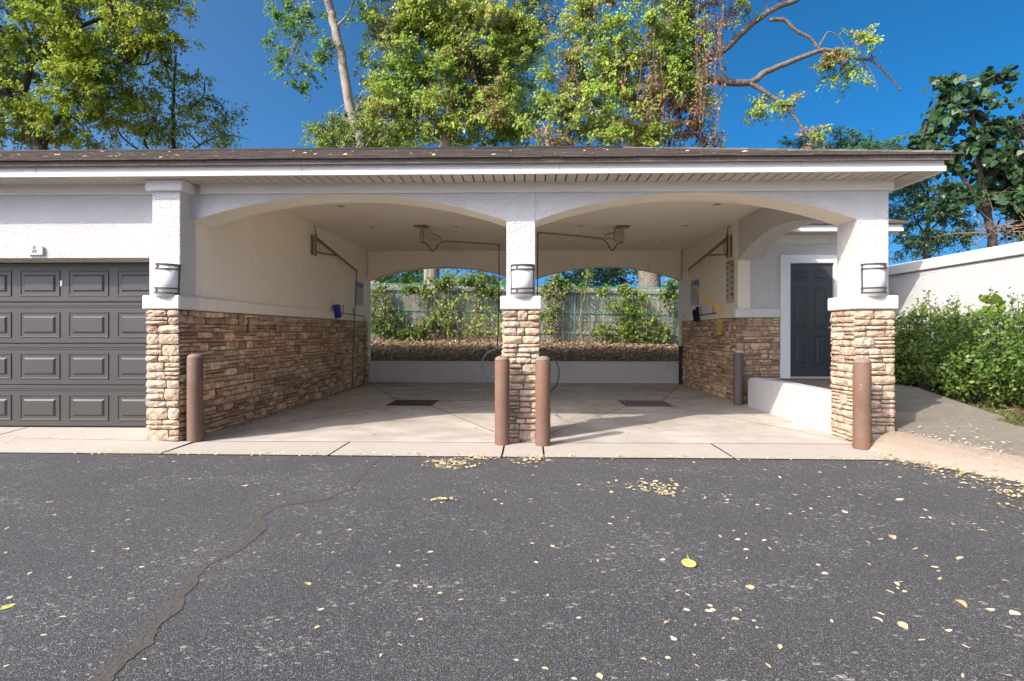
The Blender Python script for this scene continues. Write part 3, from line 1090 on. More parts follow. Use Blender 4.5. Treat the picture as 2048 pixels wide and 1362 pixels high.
def pillar(x0, x1, y0, y1, ztop, sx0, sx1, sy0, sy1, seed, mk='stone', sides='FLR', indiv='F', zb=-.04, capz=None):
    """white shaft x0..x1, stone base sx0..sx1"""
    p = MB().bbox(x0, x1, y0, y1, ST, ztop, .008).build('pillar', M['stucco'], B)
    d = .032
    core = MB().box(sx0 + d, sx1 - d, sy0 + d, sy1 - .002, zb, ST).build('stone_base', M['mortar'], B)
    MB().bbox(sx0 - .022, sx1 + .022, sy0 - .022, sy1 + (.022 if 'B' in sides else 0), ST, BT, .012).build('stone_cap_band', M['trim'], p)
    if capz:
        MB().bbox(x0 - .05, x1 + .05, y0 - .05, .03, capz, SOF - .002, .012).build('pillar_cap', M['trim'], p)
    if 'F' in sides:
        veneer(core, (sx0, sy0 + d), (1, 0), (0, -1), sx1 - sx0, zb + .02, ST - .006, mk, always if 'F' in indiv else None, seed=seed, maxw=.26)
    if 'R' in sides:
        veneer(core, (sx1 - d, sy0 + d), (0, 1), (1, 0), sy1 - sy0 - d, zb + .02, ST - .006, mk, always if 'R' in indiv else None, seed=seed + 1, maxw=.3)
    if 'L' in sides:
        veneer(core, (sx0 + d, sy1), (0, -1), (-1, 0), sy1 - sy0 - d, zb + .02, ST - .006, mk, always if 'L' in indiv else None, seed=seed + 2, maxw=.3)
    if 'B' in sides:
        veneer(core, (sx1, sy1 - d), (-1, 0), (0, 1), sx1 - sx0, zb + .02, ST - .006, mk, None, seed=seed + 3, maxw=.26)
    return p


pillar(-.258, .074, -.004, .404, 3.2, -.303, .119, -.045, .46, 10, sides='FLRB', indiv='F')
pillar(3.704, 4.056, -.004, .404, 3.2, 3.655, 4.105, -.045, .46, 20, sides='FLRB', indiv='FL', zb=-.02)
pillar(-4.250, -3.925, -.19, .10, SOF, -4.297, -3.918, -.235, .12, 30, sides='FL', indiv='F', capz=2.825, zb=-.01)
# left inner wall veneer (runs back from the left pillar), right inner wall, pier front
core = MB().box(XL - .001, XL + .008, -.2, 6.94, -.02, ST).build('stone_base', M['mortar'], B)
veneer(core, (XL + .006, -.20), (0, 1), (1, 0), 7.14, -.005, ST - .006, 'dstone', lambda s, z: s < 2.1, seed=41, maxw=.46)
MB().bbox(XL - .001, XL + .055, -.2, 6.93, ST, BT, .01).build('wall_band', M['bounce_cream'], B)
core = MB().box(XR - .008, XR + .001, 3.50, 6.94, -.02, ST).build('stone_base', M['mortar'], B)
veneer(core, (XR - .006, 6.94), (0, -1), (-1, 0), 3.40, -.005, ST - .006, 'dstone', None, seed=51, maxw=.42)
MB().bbox(XR - .055, XR + .001, 3.55, 6.93, ST, BT, .01).build('wall_band', M['bounce_cream'], B)
core = MB().box(XR - .02, 4.42, 3.455, 3.474, -.02, ST).build('stone_base', M['mortar'], B)
veneer(core, (XR - .045, 3.457), (1, 0), (0, -1), 4.42 - XR + .045, -.005, ST - .006, 'dstone', always, seed=61, maxw=.34)
pb = MB().bbox(XR - .075, 4.424, 3.395, 3.474, ST, BT, .012)
pb.bbox(XR - .075, XR - .0, 3.475, 3.62, ST, BT, .012)
pb.build('wall_band', M['trim'], B)
print('individual stones', STONES[0])

# rear middle pillar, back kerb wall, side stub wall, landing
MB().box(-.24, .06, 6.96, 7.24, -.05, WT - .01).build('rear_pillar', M['bounce_cream'], B)
kw = MB().bbox(-3.94, 3.68, 7.0, 7.2, -.05, .52, .012)
tag(kw.build('kerb_wall', M['stucco']), 'low white stucco kerb wall closing the back of the wash bays', 'low wall')
sw = MB()
n = 10
prof = [(.47, .50), (1.0, .505), (1.8, .505), (2.5, .50), (2.85, .485), (2.93, .46), (2.95, .40)]
vs = []
for y, z in prof:
    vs += [(3.665, y, -.04), (3.665, y, z - .008), (3.675, y, z), (3.86, y, z), (3.86, y, -.04)]
fs = []
for i in range(len(prof) - 1):
    for k in range(4):
        fs.append((5 * i + k, 5 * i + k + 1, 5 * i + 6 + k, 5 * i + 5 + k))
fs += [(0, 4, 3, 2, 1), tuple(5 * (len(prof) - 1) + k for k in range(5))]
sw.add(vs, fs)
tag(sw.build('stub_wall', M['stucco']), 'short white stucco wall between wash bay and raised door landing', 'low wall')
ld = MB().box(3.861, 5.75, 1.9, 3.42, -.05, .42)
ld.hexa([(3.861, .47, -.05), (5.75, .47, -.05), (5.75, 1.899, -.05), (3.861, 1.899, -.05), (3.861, .47, .30), (5.75, .47, .21), (5.75, 1.899, .41), (3.861, 1.899, .41)])
tag(ld.build('door_landing_pavement', M['path']), 'raised grey concrete landing in front of the slate door', None, None, 'structure')

# ------------------------------------------------------------------ path, curb and bed at the right end
A = [(3.53, -.42, 0), (3.56, -.62, 0), (3.62, -.86, 0), (3.79, -1.02, 0), (4.09, -1.60, 0), (4.51, -2.9, 0), (4.86, -5, 0), (5.11, -12, 0), (5.3, -40, 0)]
Bc = [(4.04, -.06, .13), (4.14, -.06, .13), (4.20, -.14, .125), (4.27, -.38, .12), (4.50, -1.30, .105), (4.92, -2.85, .10), (5.25, -5, .10), (5.5, -12, .10), (5.7, -40, .10)]
rows = []
for a, b_ in zip(A, Bc):
    a, b_ = Vector(a), Vector(b_)
    row = []
    for t, hz in ((0, 0), (.12, .30), (.3, .62), (.6, .9), (1, 1)):
        p = a.lerp(b_, t)
        p.z = -.012 + (b_.z + .012) * hz
        row.append(p)
    row.insert(0, Vector((a.x, a.y, -.05)))
    rows.append(row)
m = len(rows[0])
cb = MB().add([p for r_ in rows for p in r_], [(i * m + k, i * m + k + 1, (i + 1) * m + k + 1, (i + 1) * m + k) for i in range(len(rows) - 1) for k in range(m - 1)])
tag(cb.build('kerb', M['aggregate']), 'pinkish exposed aggregate sloped kerb beside the stone pillar', None, None, 'structure')
rows = []
PR = [(5.80, 1.9, .23), (5.74, 1.2, .2), (5.66, .3, .165), (5.58, -.2, .15), (5.62, -1.3, .125), (5.9, -2.85, .12), (6.2, -5, .12), (6.5, -12, .12), (6.7, -40, .12)]
PL = [(4.106, 1.9, .25), (4.106, 1.2, .2), (4.16, .3, .155), (4.21, -.13, .13), (4.52, -1.30, .11), (4.94, -2.85, .105), (5.27, -5, .105), (5.52, -12, .105), (5.72, -40, .105)]
vs, fs = [], []
for a, b_ in zip(PL, PR):
    vs += [(a[0], a[1], -.05), a, b_, (b_[0], b_[1], -.05)]
for i in range(len(PL) - 1):
    for k in range(3):
        fs.append((4 * i + k, 4 * i + 4 + k, 4 * i + 5 + k, 4 * i + 1 + k))
pth = MB().add(vs, [tuple(reversed(q)) for q in fs]).build('path', M['path'])
tag(pth, 'weathered grey concrete path beside the hedge', None, None, 'structure')
bv, bf = [], []
for i, (x, y, z) in enumerate(PR):
    for k, (dx, dz) in enumerate(((-.01, -.04), (.06, .0), (.35, .05), (.9, .12), (2.6, .18), (12, .25))):
        bv.append((x + dx, y, z + dz + random.uniform(-.01, .01)))
nb = 6
for i in range(len(PR) - 1):
    for k in range(nb - 1):
        bf.append((i * nb + k, (i + 1) * nb + k, (i + 1) * nb + k + 1, i * nb + k + 1))
bed = MB().add([(x, 7.5, z) for (x, y, z) in bv[:nb]] + bv, [(k, nb + k, nb + k + 1, k + 1) for k in range(nb - 1)] + [tuple(i + nb for i in q) for q in bf]).build('planting_bed_ground', M['soil'])
tag(bed, 'soil strip with sparse grass under the hedge', None, None, 'structure')
# garden wall
gw = MB().bbox(7.0, 7.22, -14, 7.4, -.05, 2.33, .01)
gwo = gw.build('garden_wall', M['stucco'])
tag(gwo, 'tall white stucco garden wall with projecting coping behind the hedge', 'wall')
MB().bbox(6.955, 7.265, -14, 7.4, 2.335, 2.52, .012).build('coping', M['trim'], gwo)


# ------------------------------------------------------------------ leaves
def leaf_cloud(pts, size, shape='diamond', up=.45, droop=.3, size_var=.35, face=None):
    """returns verts, faces for one leaf per point. up: bias of normals upward/front"""
    n = len(pts)
    nrm = rng.normal(size=(n, 3))
    bias = np.array(face if face is not None else (-.5, -.6, .62))
    nrm = nrm * (1 - up) + bias * up * 1.8
    nrm /= np.linalg.norm(nrm, axis=1)[:, None]
    d = rng.normal(size=(n, 3))
    d[:, 2] -= droop * 2
    d -= nrm * np.sum(d * nrm, axis=1)[:, None]
    d /= np.linalg.norm(d, axis=1)[:, None] + 1e-9
    sdv = np.cross(nrm, d)
    s = size * np.clip(1 + rng.normal(size=n) * size_var * .8, .45, 1.8)[:, None]
    if shape == 'diamond':
        prof = [(0, 0, 0), (.48, .30, .06), (1.0, 0, -.08), (.48, -.30, .06)]
    elif shape == 'narrow':
        prof = [(0, 0, 0), (.45, .19, .05), (1.0, 0, -.1), (.45, -.19, .05)]
    else:                                               # heart
        prof = [(0, 0, 0), (-.06, .22, .03), (.16, .44, .02), (.45, .42, 0), (.78, .20, -.04), (1.0, 0, -.12), (.78, -.20, -.04), (.45, -.42, 0), (.16, -.44, .02), (-.06, -.22, .03)]
    k = len(prof)
    V = np.zeros((n, k, 3))
    for i, (a, b_, c_) in enumerate(prof):
        V[:, i] = pts + d * s * a + sdv * s * b_ + nrm * s * c_
    Fc = np.arange(n * k).reshape(n, k)
    return V.reshape(-1, 3), Fc


def blob_points(center, rad, n, shell=.6):
    u = rng.normal(size=(n, 3))
    u /= np.linalg.norm(u, axis=1)[:, None]
    r = rng.uniform(0, 1, size=n) ** (1 / (3 + 3 * shell))
    return np.array(center) + u * r[:, None] * np.array(rad)


def clumped(center, rad, n_clumps, per, spread, shell=.55):
    cs = blob_points(center, rad, n_clumps, shell)
    k = rng.integers(int(per * .5), int(per * 1.5) + 1, size=n_clumps)
    pts = np.repeat(cs, k, axis=0)
    pts = pts + rng.normal(size=pts.shape) * np.array([spread, spread, spread * .75])
    return cs, pts


def sprays(cs, per, length, droop, mb=None):
    """leaves set along thin drooping twigs that fan out from each clump centre"""
    out = []
    for c_ in cs:
        nt_ = int(rng.integers(5, 9))
        main = rng.normal(size=3)
        for _ in range(nt_):
            d = main * .5 + rng.normal(size=3)
            d[2] = d[2] * .6 + .15
            d /= np.linalg.norm(d)
            ln_ = length * rng.uniform(.5, 1.35)
            m_ = max(3, int(per / nt_ * rng.uniform(.6, 1.4)))
            t = rng.uniform(.08, 1.0, m_) ** .8
            t = t[:, None]
            p = c_ + d * t * ln_
            p[:, 2] -= (t[:, 0] ** 2) * ln_ * droop
            p += rng.normal(size=p.shape) * length * .075
            out.append(p)
            if mb is not None and rng.random() < .55:
                a, b_, e_ = Vector(c_), Vector(c_ + d * ln_ * .5 - np.array([0, 0, .25 * ln_ * droop])), Vector(c_ + d * ln_ - np.array([0, 0, ln_ * droop]))
                mb.tube([a, b_, e_], [.008, .005, .002], 3, False)
    return np.concatenate(out)


def pxblob(px, py, Y, rpx, rpy=None, dz=None):
    c_ = onY(px, py, Y)
    sc = (Y - CAM.y) / F_PX
    rx = rpx * sc
    rz = (rpy or rpx) * sc
    return c_, (rx, dz or max(rx, rz) * .9, rz)


def tree(name, label, group, base, limbs, blobs, leafmat, bark, leaf=.13, spread=.30, per=75, dens=1.0, shape='diamond', extra=None, droop=.3, up=.48, twigs=True, cat='tree'):
    """limbs: list of (points, r0, r1); blobs: list of (center, radii)"""
    t = thing(name, base, label, cat, group)
    tb = MB()
    lp = []
    for (pts, r0, r1) in limbs:
        pts = crom([Vector(p) for p in pts], 5)
        n = len(pts)
        pts = [p + Vector((random.uniform(-1, 1), random.uniform(-1, 1), 0)) * .25 * (r0 + (r1 - r0) * i / n) for i, p in enumerate(pts)]
        tb.tube(pts, [r0 + (r1 - r0) * i / (n - 1) for i in range(n)], 9 if r0 > .08 else 6)
        lp += pts
    lpa = np.array([tuple(p) for p in lp])
    allp, cents = [], []
    for (c_, rad) in blobs:
        vol = rad[0] * rad[1] * rad[2]
        nc = max(3, int(dens * 12 * vol ** .78))
        
        cs = blob_points(c_, rad, nc, .5)
        pts = sprays(cs, per * 1.3, spread * 2.3, droop * .8, tb if c_[2] < 14 else None)
        allp.append(pts)
        cents.append(cs)
    cents = np.concatenate(cents)
    if twigs:
        for c_ in cents[::2]:
            d = np.linalg.norm(lpa - c_, axis=1)
            j = int(np.argmin(d + rng.uniform(0, .8, size=len(d))))
            a, b_ = Vector(lpa[j]), Vector(c_)
            if (b_ - a).length > 4.5:
                a = b_ + (a - b_).normalized() * 1.6
            midp = (a + b_) / 2 + Vector((random.uniform(-.2, .2), random.uniform(-.2, .2), random.uniform(0, .25)))
            tb.tube([a, midp, b_], [.026, .016, .006], 4, False)
    tb.build('trunk', bark, t, smooth=True)
    pts = np.concatenate(allp)
    if extra:
        fr_, m2 = extra
        pick = mnoise_mask(pts, fr_)
        V, Fc = leaf_cloud(pts[pick], leaf * .9, shape, up, droop + .3)
        npmesh('dry_foliage', V, Fc, m2, t)
        pts = pts[~pick]
    V, Fc = leaf_cloud(pts, leaf, shape, up, droop)
    npmesh('crown', V, Fc, leafmat, t)
    return t


def mnoise_mask(pts, frac):
    v = np.array([mnoise.noise(Vector((float(p[0]) * .55, float(p[1]) * .55, float(p[2]) * .4 + 7))) for p in pts])
    v += rng.normal(size=len(v)) * .12
    return v > np.quantile(v, 1 - frac)


def PB(Y, lst):
    return [pxblob(x, y, Y, r, r2) for (x, y, r, r2) in lst]


def PL_(Y, lst, dy=0):
    return [onY(x, y, Y + dy * i) for i, (x, y) in enumerate(lst)]


GB = 1.0                                                # ground level behind the fence


def base_at(px, Y):
    p = onY(px, 600, Y)
    return Vector((p.x, Y, GB - .1))


# big yellow-green tree on the left
Y = 12.5
b0 = base_at(150, Y)
tree('broadleaf_tree', 'large yellow-green tree with dark leaning trunk above the garage door roof', 'trees behind the building', b0,
     [([b0] + PL_(Y, [(120, 420), (80, 300), (30, 215), (-10, 160), (-60, 60), (-90, -120)]), .30, .12),
      (PL_(Y, [(30, 215), (60, 120), (45, 20), (60, -150)]), .15, .06), (PL_(Y, [(60, 130), (150, 60), (240, 20), (300, -20)]), .09, .03),
      (PL_(Y, [(80, 300), (140, 200), (200, 130), (290, 130)]), .10, .03), (PL_(Y, [(70, 95), (130, 70), (180, 68)]), .05, .02)],
     PB(Y, [(60, 50, 120, 80), (180, 70, 110, 90), (110, 160, 120, 80), (270, 40, 80, 60), (215, 150, 90, 70), (30, 235, 80, 60), (150, 240, 90, 55), (330, 20, 45, 50), (300, 110, 60, 50), (350, 70, 25, 22), (-110, 120, 150, 150), (60, -130, 190, 110), (260, -110, 140, 90), (-160, -120, 180, 160)]),
     M['leaf_yellow'], M['bark_dark'], leaf=.115, per=125, dens=1.2, droop=.55)
# smaller olive tree behind it
Y = 15.5
b0 = base_at(345, Y)
tree('broadleaf_tree', 'small olive-yellow tree with thin dark branches beside the large yellow-green one', 'trees behind the building', b0,
     [([b0] + PL_(Y, [(347, 420), (346, 290), (347, 200), (350, 140), (352, 110)]), .10, .03), (PL_(Y, [(346, 330), (290, 290), (310, 240), (320, 200)]), .06, .02), (PL_(Y, [(347, 230), (380, 215), (405, 195), (410, 170)]), .05, .015),
      (PL_(Y, [(346, 340), (250, 280), (235, 240), (250, 215)]), .05, .015), (PL_(Y, [(346, 330), (400, 290), (450, 270), (500, 280)]), .04, .008)],
     PB(Y, [(330, 220, 85, 60), (400, 190, 50, 45), (440, 240, 45, 50), (260, 250, 60, 45), (380, 260, 80, 35), (330, 150, 40, 30), (465, 275, 22, 18)]),
     M['leaf_olive'], M['bark_dark'], leaf=.125, per=60, dens=.95, droop=.4)
# slender pale trunk
Y = 13.5
b0 = base_at(752, Y)
tree('broadleaf_tree', 'slender tree with bare pale leaning trunk and hanging leafy sprays', 'trees behind the building', b0,
     [([b0] + PL_(Y, [(745, 450), (725, 300), (706, 235), (692, 170), (680, 105), (668, 45), (655, 0), (630, -90), (600, -220)]), .20, .125),
      (PL_(Y, [(655, 5), (610, -60), (590, -15), (605, 25), (610, 60), (590, 95)]), .05, .012), (PL_(Y, [(668, 60), (700, 20), (715, -40)]), .05, .02), (PL_(Y, [(610, -60), (560, -30), (550, 40)]), .04, .01)],
     PB(Y, [(560, 20, 24, 40), (565, 85, 26, 32), (590, 55, 30, 40), (600, 125, 30, 22), (585, 140, 26, 18), (595, 170, 14, 10), (648, 75, 22, 34), (640, 120, 20, 14), (700, 15, 26, 26), (620, 10, 34, 25), (600, -170, 170, 110), (760, -150, 90, 60)]),
     M['leaf_green'], M['bark_pale'], leaf=.12, spread=.2, per=55, dens=2.0, droop=.6)
# central mass
Y = 14.2
b0 = base_at(868, Y)
tree('broadleaf_tree', 'broad olive-green tree with mottled trunk rising over the middle of the roof', 'trees behind the building', b0,
     [([b0] + PL_(Y, [(862, 540), (880, 400), (888, 300), (900, 220), (915, 130), (930, 20), (935, -150)]), .32, .16), (PL_(Y, [(888, 300), (915, 255), (940, 225), (985, 190), (1020, 120)]), .13, .04),
      (PL_(Y, [(900, 220), (850, 150), (810, 110), (760, 90)]), .10, .03), (PL_(Y, [(905, 180), (960, 110), (1010, 50), (1050, -40)]), .10, .04), (PL_(Y, [(888, 290), (830, 250), (760, 215), (715, 190)]), .07, .015)],
     PB(Y, [(770, 240, 75, 50), (800, 170, 70, 55), (840, 90, 80, 70), (790, 40, 70, 40), (880, 20, 90, 50), (960, 70, 100, 70), (940, 160, 90, 55), (1040, 110, 60, 75), (860, 230, 80, 50), (1010, 220, 85, 50), (1060, 30, 45, 50), (960, 260, 90, 28), (730, 130, 22, 22), (735, 210, 40, 16), (720, 265, 45, 30), (690, 275, 55, 20), (860, -130, 170, 100), (1020, -130, 120, 90)]),
     M['leaf_olive'], M['bark_pale'], leaf=.11, per=135, dens=2.1, droop=.35, extra=(.06, M['leaf_brown']))
# bright low tree left of the slender trunk
Y = 12.0
b0 = base_at(690, Y)
tree('young_tree', 'young bright green tree with feathery sprays at the foot of the pale leaning trunk', 'trees behind the building', b0,
     [([b0] + PL_(Y, [(692, 450), (700, 340), (690, 280), (670, 240)]), .07, .02), (PL_(Y, [(700, 340), (740, 280), (760, 240)]), .04, .012)],
     PB(Y, [(665, 275, 45, 26), (700, 255, 36, 26), (745, 275, 60, 25), (820, 280, 60, 20), (640, 262, 18, 8)]),
     M['leaf_lime'], M['bark'], leaf=.11, spread=.22, per=60, dens=2.0, droop=.3)
# vine-hung tree with the bare limbs
Y = 13.2
b0 = base_at(1300, Y)
tree('broadleaf_tree', 'tall tree draped in brown dry vines with bare crooked limbs reaching out over the roof', 'trees behind the building', b0,
     [([b0] + PL_(Y, [(1302, 540), (1300, 400), (1295, 280), (1310, 180), (1330, 90), (1345, 0), (1350, -160)]), .42, .22),
      (PL_(Y, [(1310, 190), (1370, 165), (1425, 160), (1470, 166), (1505, 163), (1530, 145), (1570, 128), (1620, 108), (1650, 100), (1685, 108), (1720, 118), (1745, 122), (1775, 150), (1803, 182)]), .15, .025),
      (PL_(Y, [(1320, 150), (1390, 130), (1440, 105), (1480, 70), (1520, 35), (1560, 12), (1592, 0), (1640, -40)]), .13, .08),
      (PL_(Y, [(1540, 40), (1570, 40), (1590, 60), (1622, 78), (1640, 100), (1672, 112)]), .075, .04),
      (PL_(Y, [(1500, 166), (1535, 188), (1560, 204), (1585, 230), (1605, 256), (1622, 278)]), .085, .03), (PL_(Y, [(1637, 96), (1650, 72), (1660, 64), (1680, 76), (1690, 92)]), .035, .012), (PL_(Y, [(1720, 118), (1740, 142), (1752, 165), (1755, 185)]), .03, .006), (PL_(Y, [(1678, 118), (1682, 136), (1676, 146)]), .02, .006), (PL_(Y, [(1730, 117), (1755, 112), (1765, 100)]), .02, .004),
      (PL_(Y, [(1305, 230), (1240, 170), (1190, 110), (1160, 40)]), .12, .03), (PL_(Y, [(1298, 300), (1220, 250), (1170, 190)]), .10, .03)],
     PB(Y, [(1180, 130, 60, 60), (1200, 40, 60, 50), (1280, 70, 80, 65), (1290, 160, 90, 60), (1370, 70, 60, 60), (1370, 150, 55, 55), (1190, 220, 85, 50), (1300, 240, 85, 50), (1390, 220, 40, 55), (1130, 180, 45, 50), (1400, 20, 50, 40), (1410, 275, 25, 20), (1120, 270, 60, 25), (1250, 280, 90, 22), (1130, 60, 25, 35), (1480, 25, 35, 20), (1300, -130, 170, 100), (1440, -110, 80, 60),
            (1530, 215, 22, 22), (1580, 200, 16, 10), (1690, 105, 20, 10), (1725, 80, 10, 12), (1660, 125, 10, 10), (1620, 275, 20, 20), (1700, 140, 14, 10)]),
     M['leaf_olive'], M['bark'], leaf=.112, per=120, dens=1.75, droop=.5, extra=(.26, M['leaf_brown']))
# hanging dry vine strands on that tree
sv, sl = MB(), []
for k in range(34):
    x0 = random.choice([random.uniform(1395, 1448), random.uniform(1240, 1450), random.uniform(1425, 1450), random.uniform(1100, 1400)])
    y0 = random.uniform(-10, 150)
    if 1500 < x0:
        y0 = 0
    ln = random.uniform(60, 170)
    yy = 12.3 + random.uniform(-.5, .6)
    pts = [onY(x0 + math.sin(i * .9 + k) * 4, y0 + ln * i / 6, yy) for i in range(7)]
    sv.tube(pts, .008, 4, False)
    for p in pts:
        for _ in range(random.choice((2, 5, 9))):
            sl.append(tuple(p + Vector((random.gauss(0, .07), random.gauss(0, .07), random.uniform(-.25, .1)))))
t = thing('hanging_vine', onY(1420, 290, 12.3), 'brown dry leaf strands of vine hanging in front of the vine-draped tree', 'vine')
sv.build('vine_stems', M['vine_stem'], t)['kind'] = 'stuff'
V, Fc = leaf_cloud(np.array(sl), .105, 'diamond', .2, .9)
npmesh('vine_leaves', V, Fc, M['leaf_brown'], t, kind='stuff')
# dry tangle in the central mass
for (cx_, cy_, rr) in ((1040, 215, 34),):
    pass
# low feathery trees behind the right end of the roof
Y = 17
for (px, lst, lb) in ((1650, [(1600, 288, 40, 16), (1655, 280, 34, 26), (1720, 285, 40, 18), (1770, 285, 30, 14), (1690, 330, 110, 30)], 'low feathery green tree just showing over the roof hip'),
                      (1850, [(1830, 350, 50, 36), (1870, 400, 55, 40), (1810, 420, 40, 40), (1830, 480, 55, 30), (1900, 470, 45, 25), (1790, 380, 20, 20), (1930, 420, 30, 30)], 'dark small-leaved tree between roof corner and garden wall')):
    b0 = base_at(px, Y)
    tree('broadleaf_tree', lb, 'trees behind the building', b0, [([b0] + PL_(Y, [(px, 520), (px + 6, 420), (px, 330)]), .14, .03), (PL_(Y, [(px, 470), (px - 40, 400), (px - 60, 340)]), .05, .01), (PL_(Y, [(px, 470), (px + 50, 420), (px + 70, 380)]), .05, .01)],
         PB(Y, lst), M['leaf_deep'] if px > 1700 else M['leaf_dark'], M['bark_dark'], leaf=.13, spread=.26, per=85, dens=2.0, droop=.5, shape='narrow')
# big heart-leaved tree over the garden wall
Y = 5.2
b0 = Vector((onY(1990, 500, Y).x, Y, .2))
tree('heart_leaf_tree', 'dark tree with large round heart-shaped leaves rising above the white garden wall', 'trees behind the garden wall', b0,
     [([b0] + PL_(Y, [(1985, 520), (1975, 420), (1955, 320), (1945, 230), (1942, 170)]), .10, .02), (PL_(Y, [(1975, 420), (1920, 350), (1870, 300), (1840, 290)]), .05, .012), (PL_(Y, [(1965, 380), (2010, 320), (2035, 270), (2045, 230)]), .05, .012), (PL_(Y, [(1975, 440), (1940, 400), (1890, 395)]), .04, .01)],
     PB(Y, [(1925, 175, 34, 18), (1955, 215, 36, 24), (1950, 270, 42, 30), (1885, 228, 18, 10), (1870, 255, 16, 8), (1905, 300, 44, 18), (1955, 330, 52, 26), (2020, 245, 18, 14), (2030, 330, 40, 36), (1840, 292, 18, 10), (1925, 385, 38, 16), (2000, 400, 46, 22), (1885, 405, 24, 8), (2090, 300, 60, 80), (2090, 420, 60, 60), (1885, 160, 14, 8), (1985, 155, 12, 10), (1985, 290, 22, 16)]),
     M['leaf_deep'], M['bark_dark'], leaf=.125, spread=.17, per=32, dens=5.2, shape='heart', droop=.6, up=.4)
# dry stick tangle below it
t = thing('dry_brush', onY(2010, 500, 5.0), 'tangle of dry brown twigs on top of the garden wall under the heart-leaved tree', 'brush')
tb = MB()
for k in range(70):
    a = onY(random.gauss(2025, 26), random.gauss(462, 14), 5.0 + random.uniform(-.4, .4))
    d = Vector((random.gauss(0, 1), random.gauss(0, .6), random.gauss(-.1, .6))).normalized() * random.uniform(.3, .9)
    tb.tube([a, a + d * .5 + Vector((0, 0, random.uniform(-.05, .1))), a + d], [.009, .007, .003], 4, False)
tb.build('twigs', M['vine_stem'], t)['kind'] = 'stuff'
# dark growth beyond the fence, seen through the rear arches
for (px, Yd, lst, m_, lb) in ((800, 19, [(780, 560, 60, 30), (830, 545, 40, 26), (750, 545, 40, 30)], 'leaf_green', 'green shrub beyond the board fence seen through the blue brush bay'),
                              (940, 18, [(930, 555, 50, 22), (985, 560, 40, 18)], 'leaf_yellow', 'yellow-green shrub beyond the board fence behind the middle pillar'),
                              (1190, 19.5, [(1180, 550, 60, 34), (1240, 545, 50, 34), (1150, 560, 40, 30)], 'leaf_dark', 'dark green shrub beyond the board fence in the bay with the yellow hose'),
                              (1345, 18, [(1345, 560, 30, 24)], 'leaf_green', 'small green shrub beyond the fence beside the thick grey trunk')):
    b0 = base_at(px, Yd)
    tree('shrub', lb, 'shrubs beyond the fence', b0, [([b0] + PL_(Yd, [(px, 600), (px + 5, 560), (px, 530)]), .05, .02)], PB(Yd, lst), M[m_], M['bark_dark'], leaf=.15, per=60, dens=1.3, spread=.3, cat='shrub')
# extra bare trunk
Y = 12.6
b0 = base_at(1112, Y)
tree('young_tree', 'thin pale trunk standing behind the fence beside the middle pillar', 'trees behind the building', b0,
     [([b0] + PL_(Y, [(1112, 560), (1108, 450), (1100, 330), (1092, 260)]), .15, .07)], PB(Y, [(1090, 250, 40, 30)]), M['leaf_olive'], M['bark_pale'], leaf=.12, per=60, dens=1.5)

# ------------------------------------------------------------------ bank, fences and ivy behind the bays
nxs, nys = 50, 24
vs, fs = [], []
for j in range(nys + 1):
    for i in range(nxs + 1):
        x = -22 + 40 * i / nxs
        tt = j / nys
        y = 7.19 + (40 - 7.19) * tt ** 2.6
        z = .50 + min((y - 7.19) / 3.5, 1) * .42 + max(0, y - 11) * .01 - .016 * x * min(1, (y - 7.19) / 3)
        if j:
            z += mnoise.noise(Vector((x * .9, y * .9, 0))) * .05
        vs.append((x, y, z))
for j in range(nys):
    for i in range(nxs):
        a = j * (nxs + 1) + i
        fs.append((a, a + 1, a + nxs + 2, a + nxs + 1))
tag(MB().add(vs, fs).build('mulch_bank_terrain', M['mulch'], smooth=True), 'sloping mulch bank rising to the fence behind the wash bays', None, None, 'structure')


def bank_z(x, y):
    return .50 + min((y - 7.19) / 3.5, 1) * .42 + max(0, y - 11) * .01 - .016 * x * min(1, (y - 7.19) / 3) + mnoise.noise(Vector((x * .9, y * .9, 0))) * .05


n = 15000
px = rng.uniform(-6.5, 6.5, n)
py = 7.22 + rng.uniform(0, 3.7, n)
pz = np.array([bank_z(a, b_) for a, b_ in zip(px, py)]) + .015 + rng.uniform(0, .03, n)
V, Fc = leaf_cloud(np.stack([px, py, pz], 1), .085, 'narrow', .5, .0, .5, face=(0, 0, 1))
tag(npmesh('leaf_litter', V, Fc, M['litter'], kind='stuff'), 'dry brown leaf litter and wood chips covering the bank', 'leaf litter', None, 'stuff')

FZ = lambda x: .90 - .016 * x
t = thing('board_fence', (0, 11.05, .9), 'weathered dog-eared wooden board fence behind the green chain-link', 'fence')
me = None
for k in range(104):
    x = -7.6 + k * .146
    if me is None:
        b = MB()
        h, w2 = 1.84, .068
        pr = [(-w2, 0), (w2, 0), (w2, h - .035), (w2 - .03, h), (-w2 + .03, h), (-w2, h - .035)]
        m6 = len(pr)
        b.add([(a, -.009, z) for a, z in pr] + [(a, .009, z) for a, z in pr], [tuple(range(m6)), tuple(reversed(range(m6, 2 * m6)))] + [(i, m6 + i, m6 + (i + 1) % m6, (i + 1) % m6) for i in range(m6)])
        me = bpy.data.meshes.new('fence_board')
        me.from_pydata(b.v, [], b.f)
        me.materials.append(M['wood'])
    o = bpy.data.objects.new('fence_board', me)
    COL.objects.link(o)
    o.parent = t
    o.location = Vector((x, 11.05 + random.uniform(-.008, .008), FZ(x) - .04 + random.uniform(-.02, .02))) - WLOC[t.name]
    o.rotation_euler = (0, random.uniform(-.006, .006), random.uniform(-.03, .03))
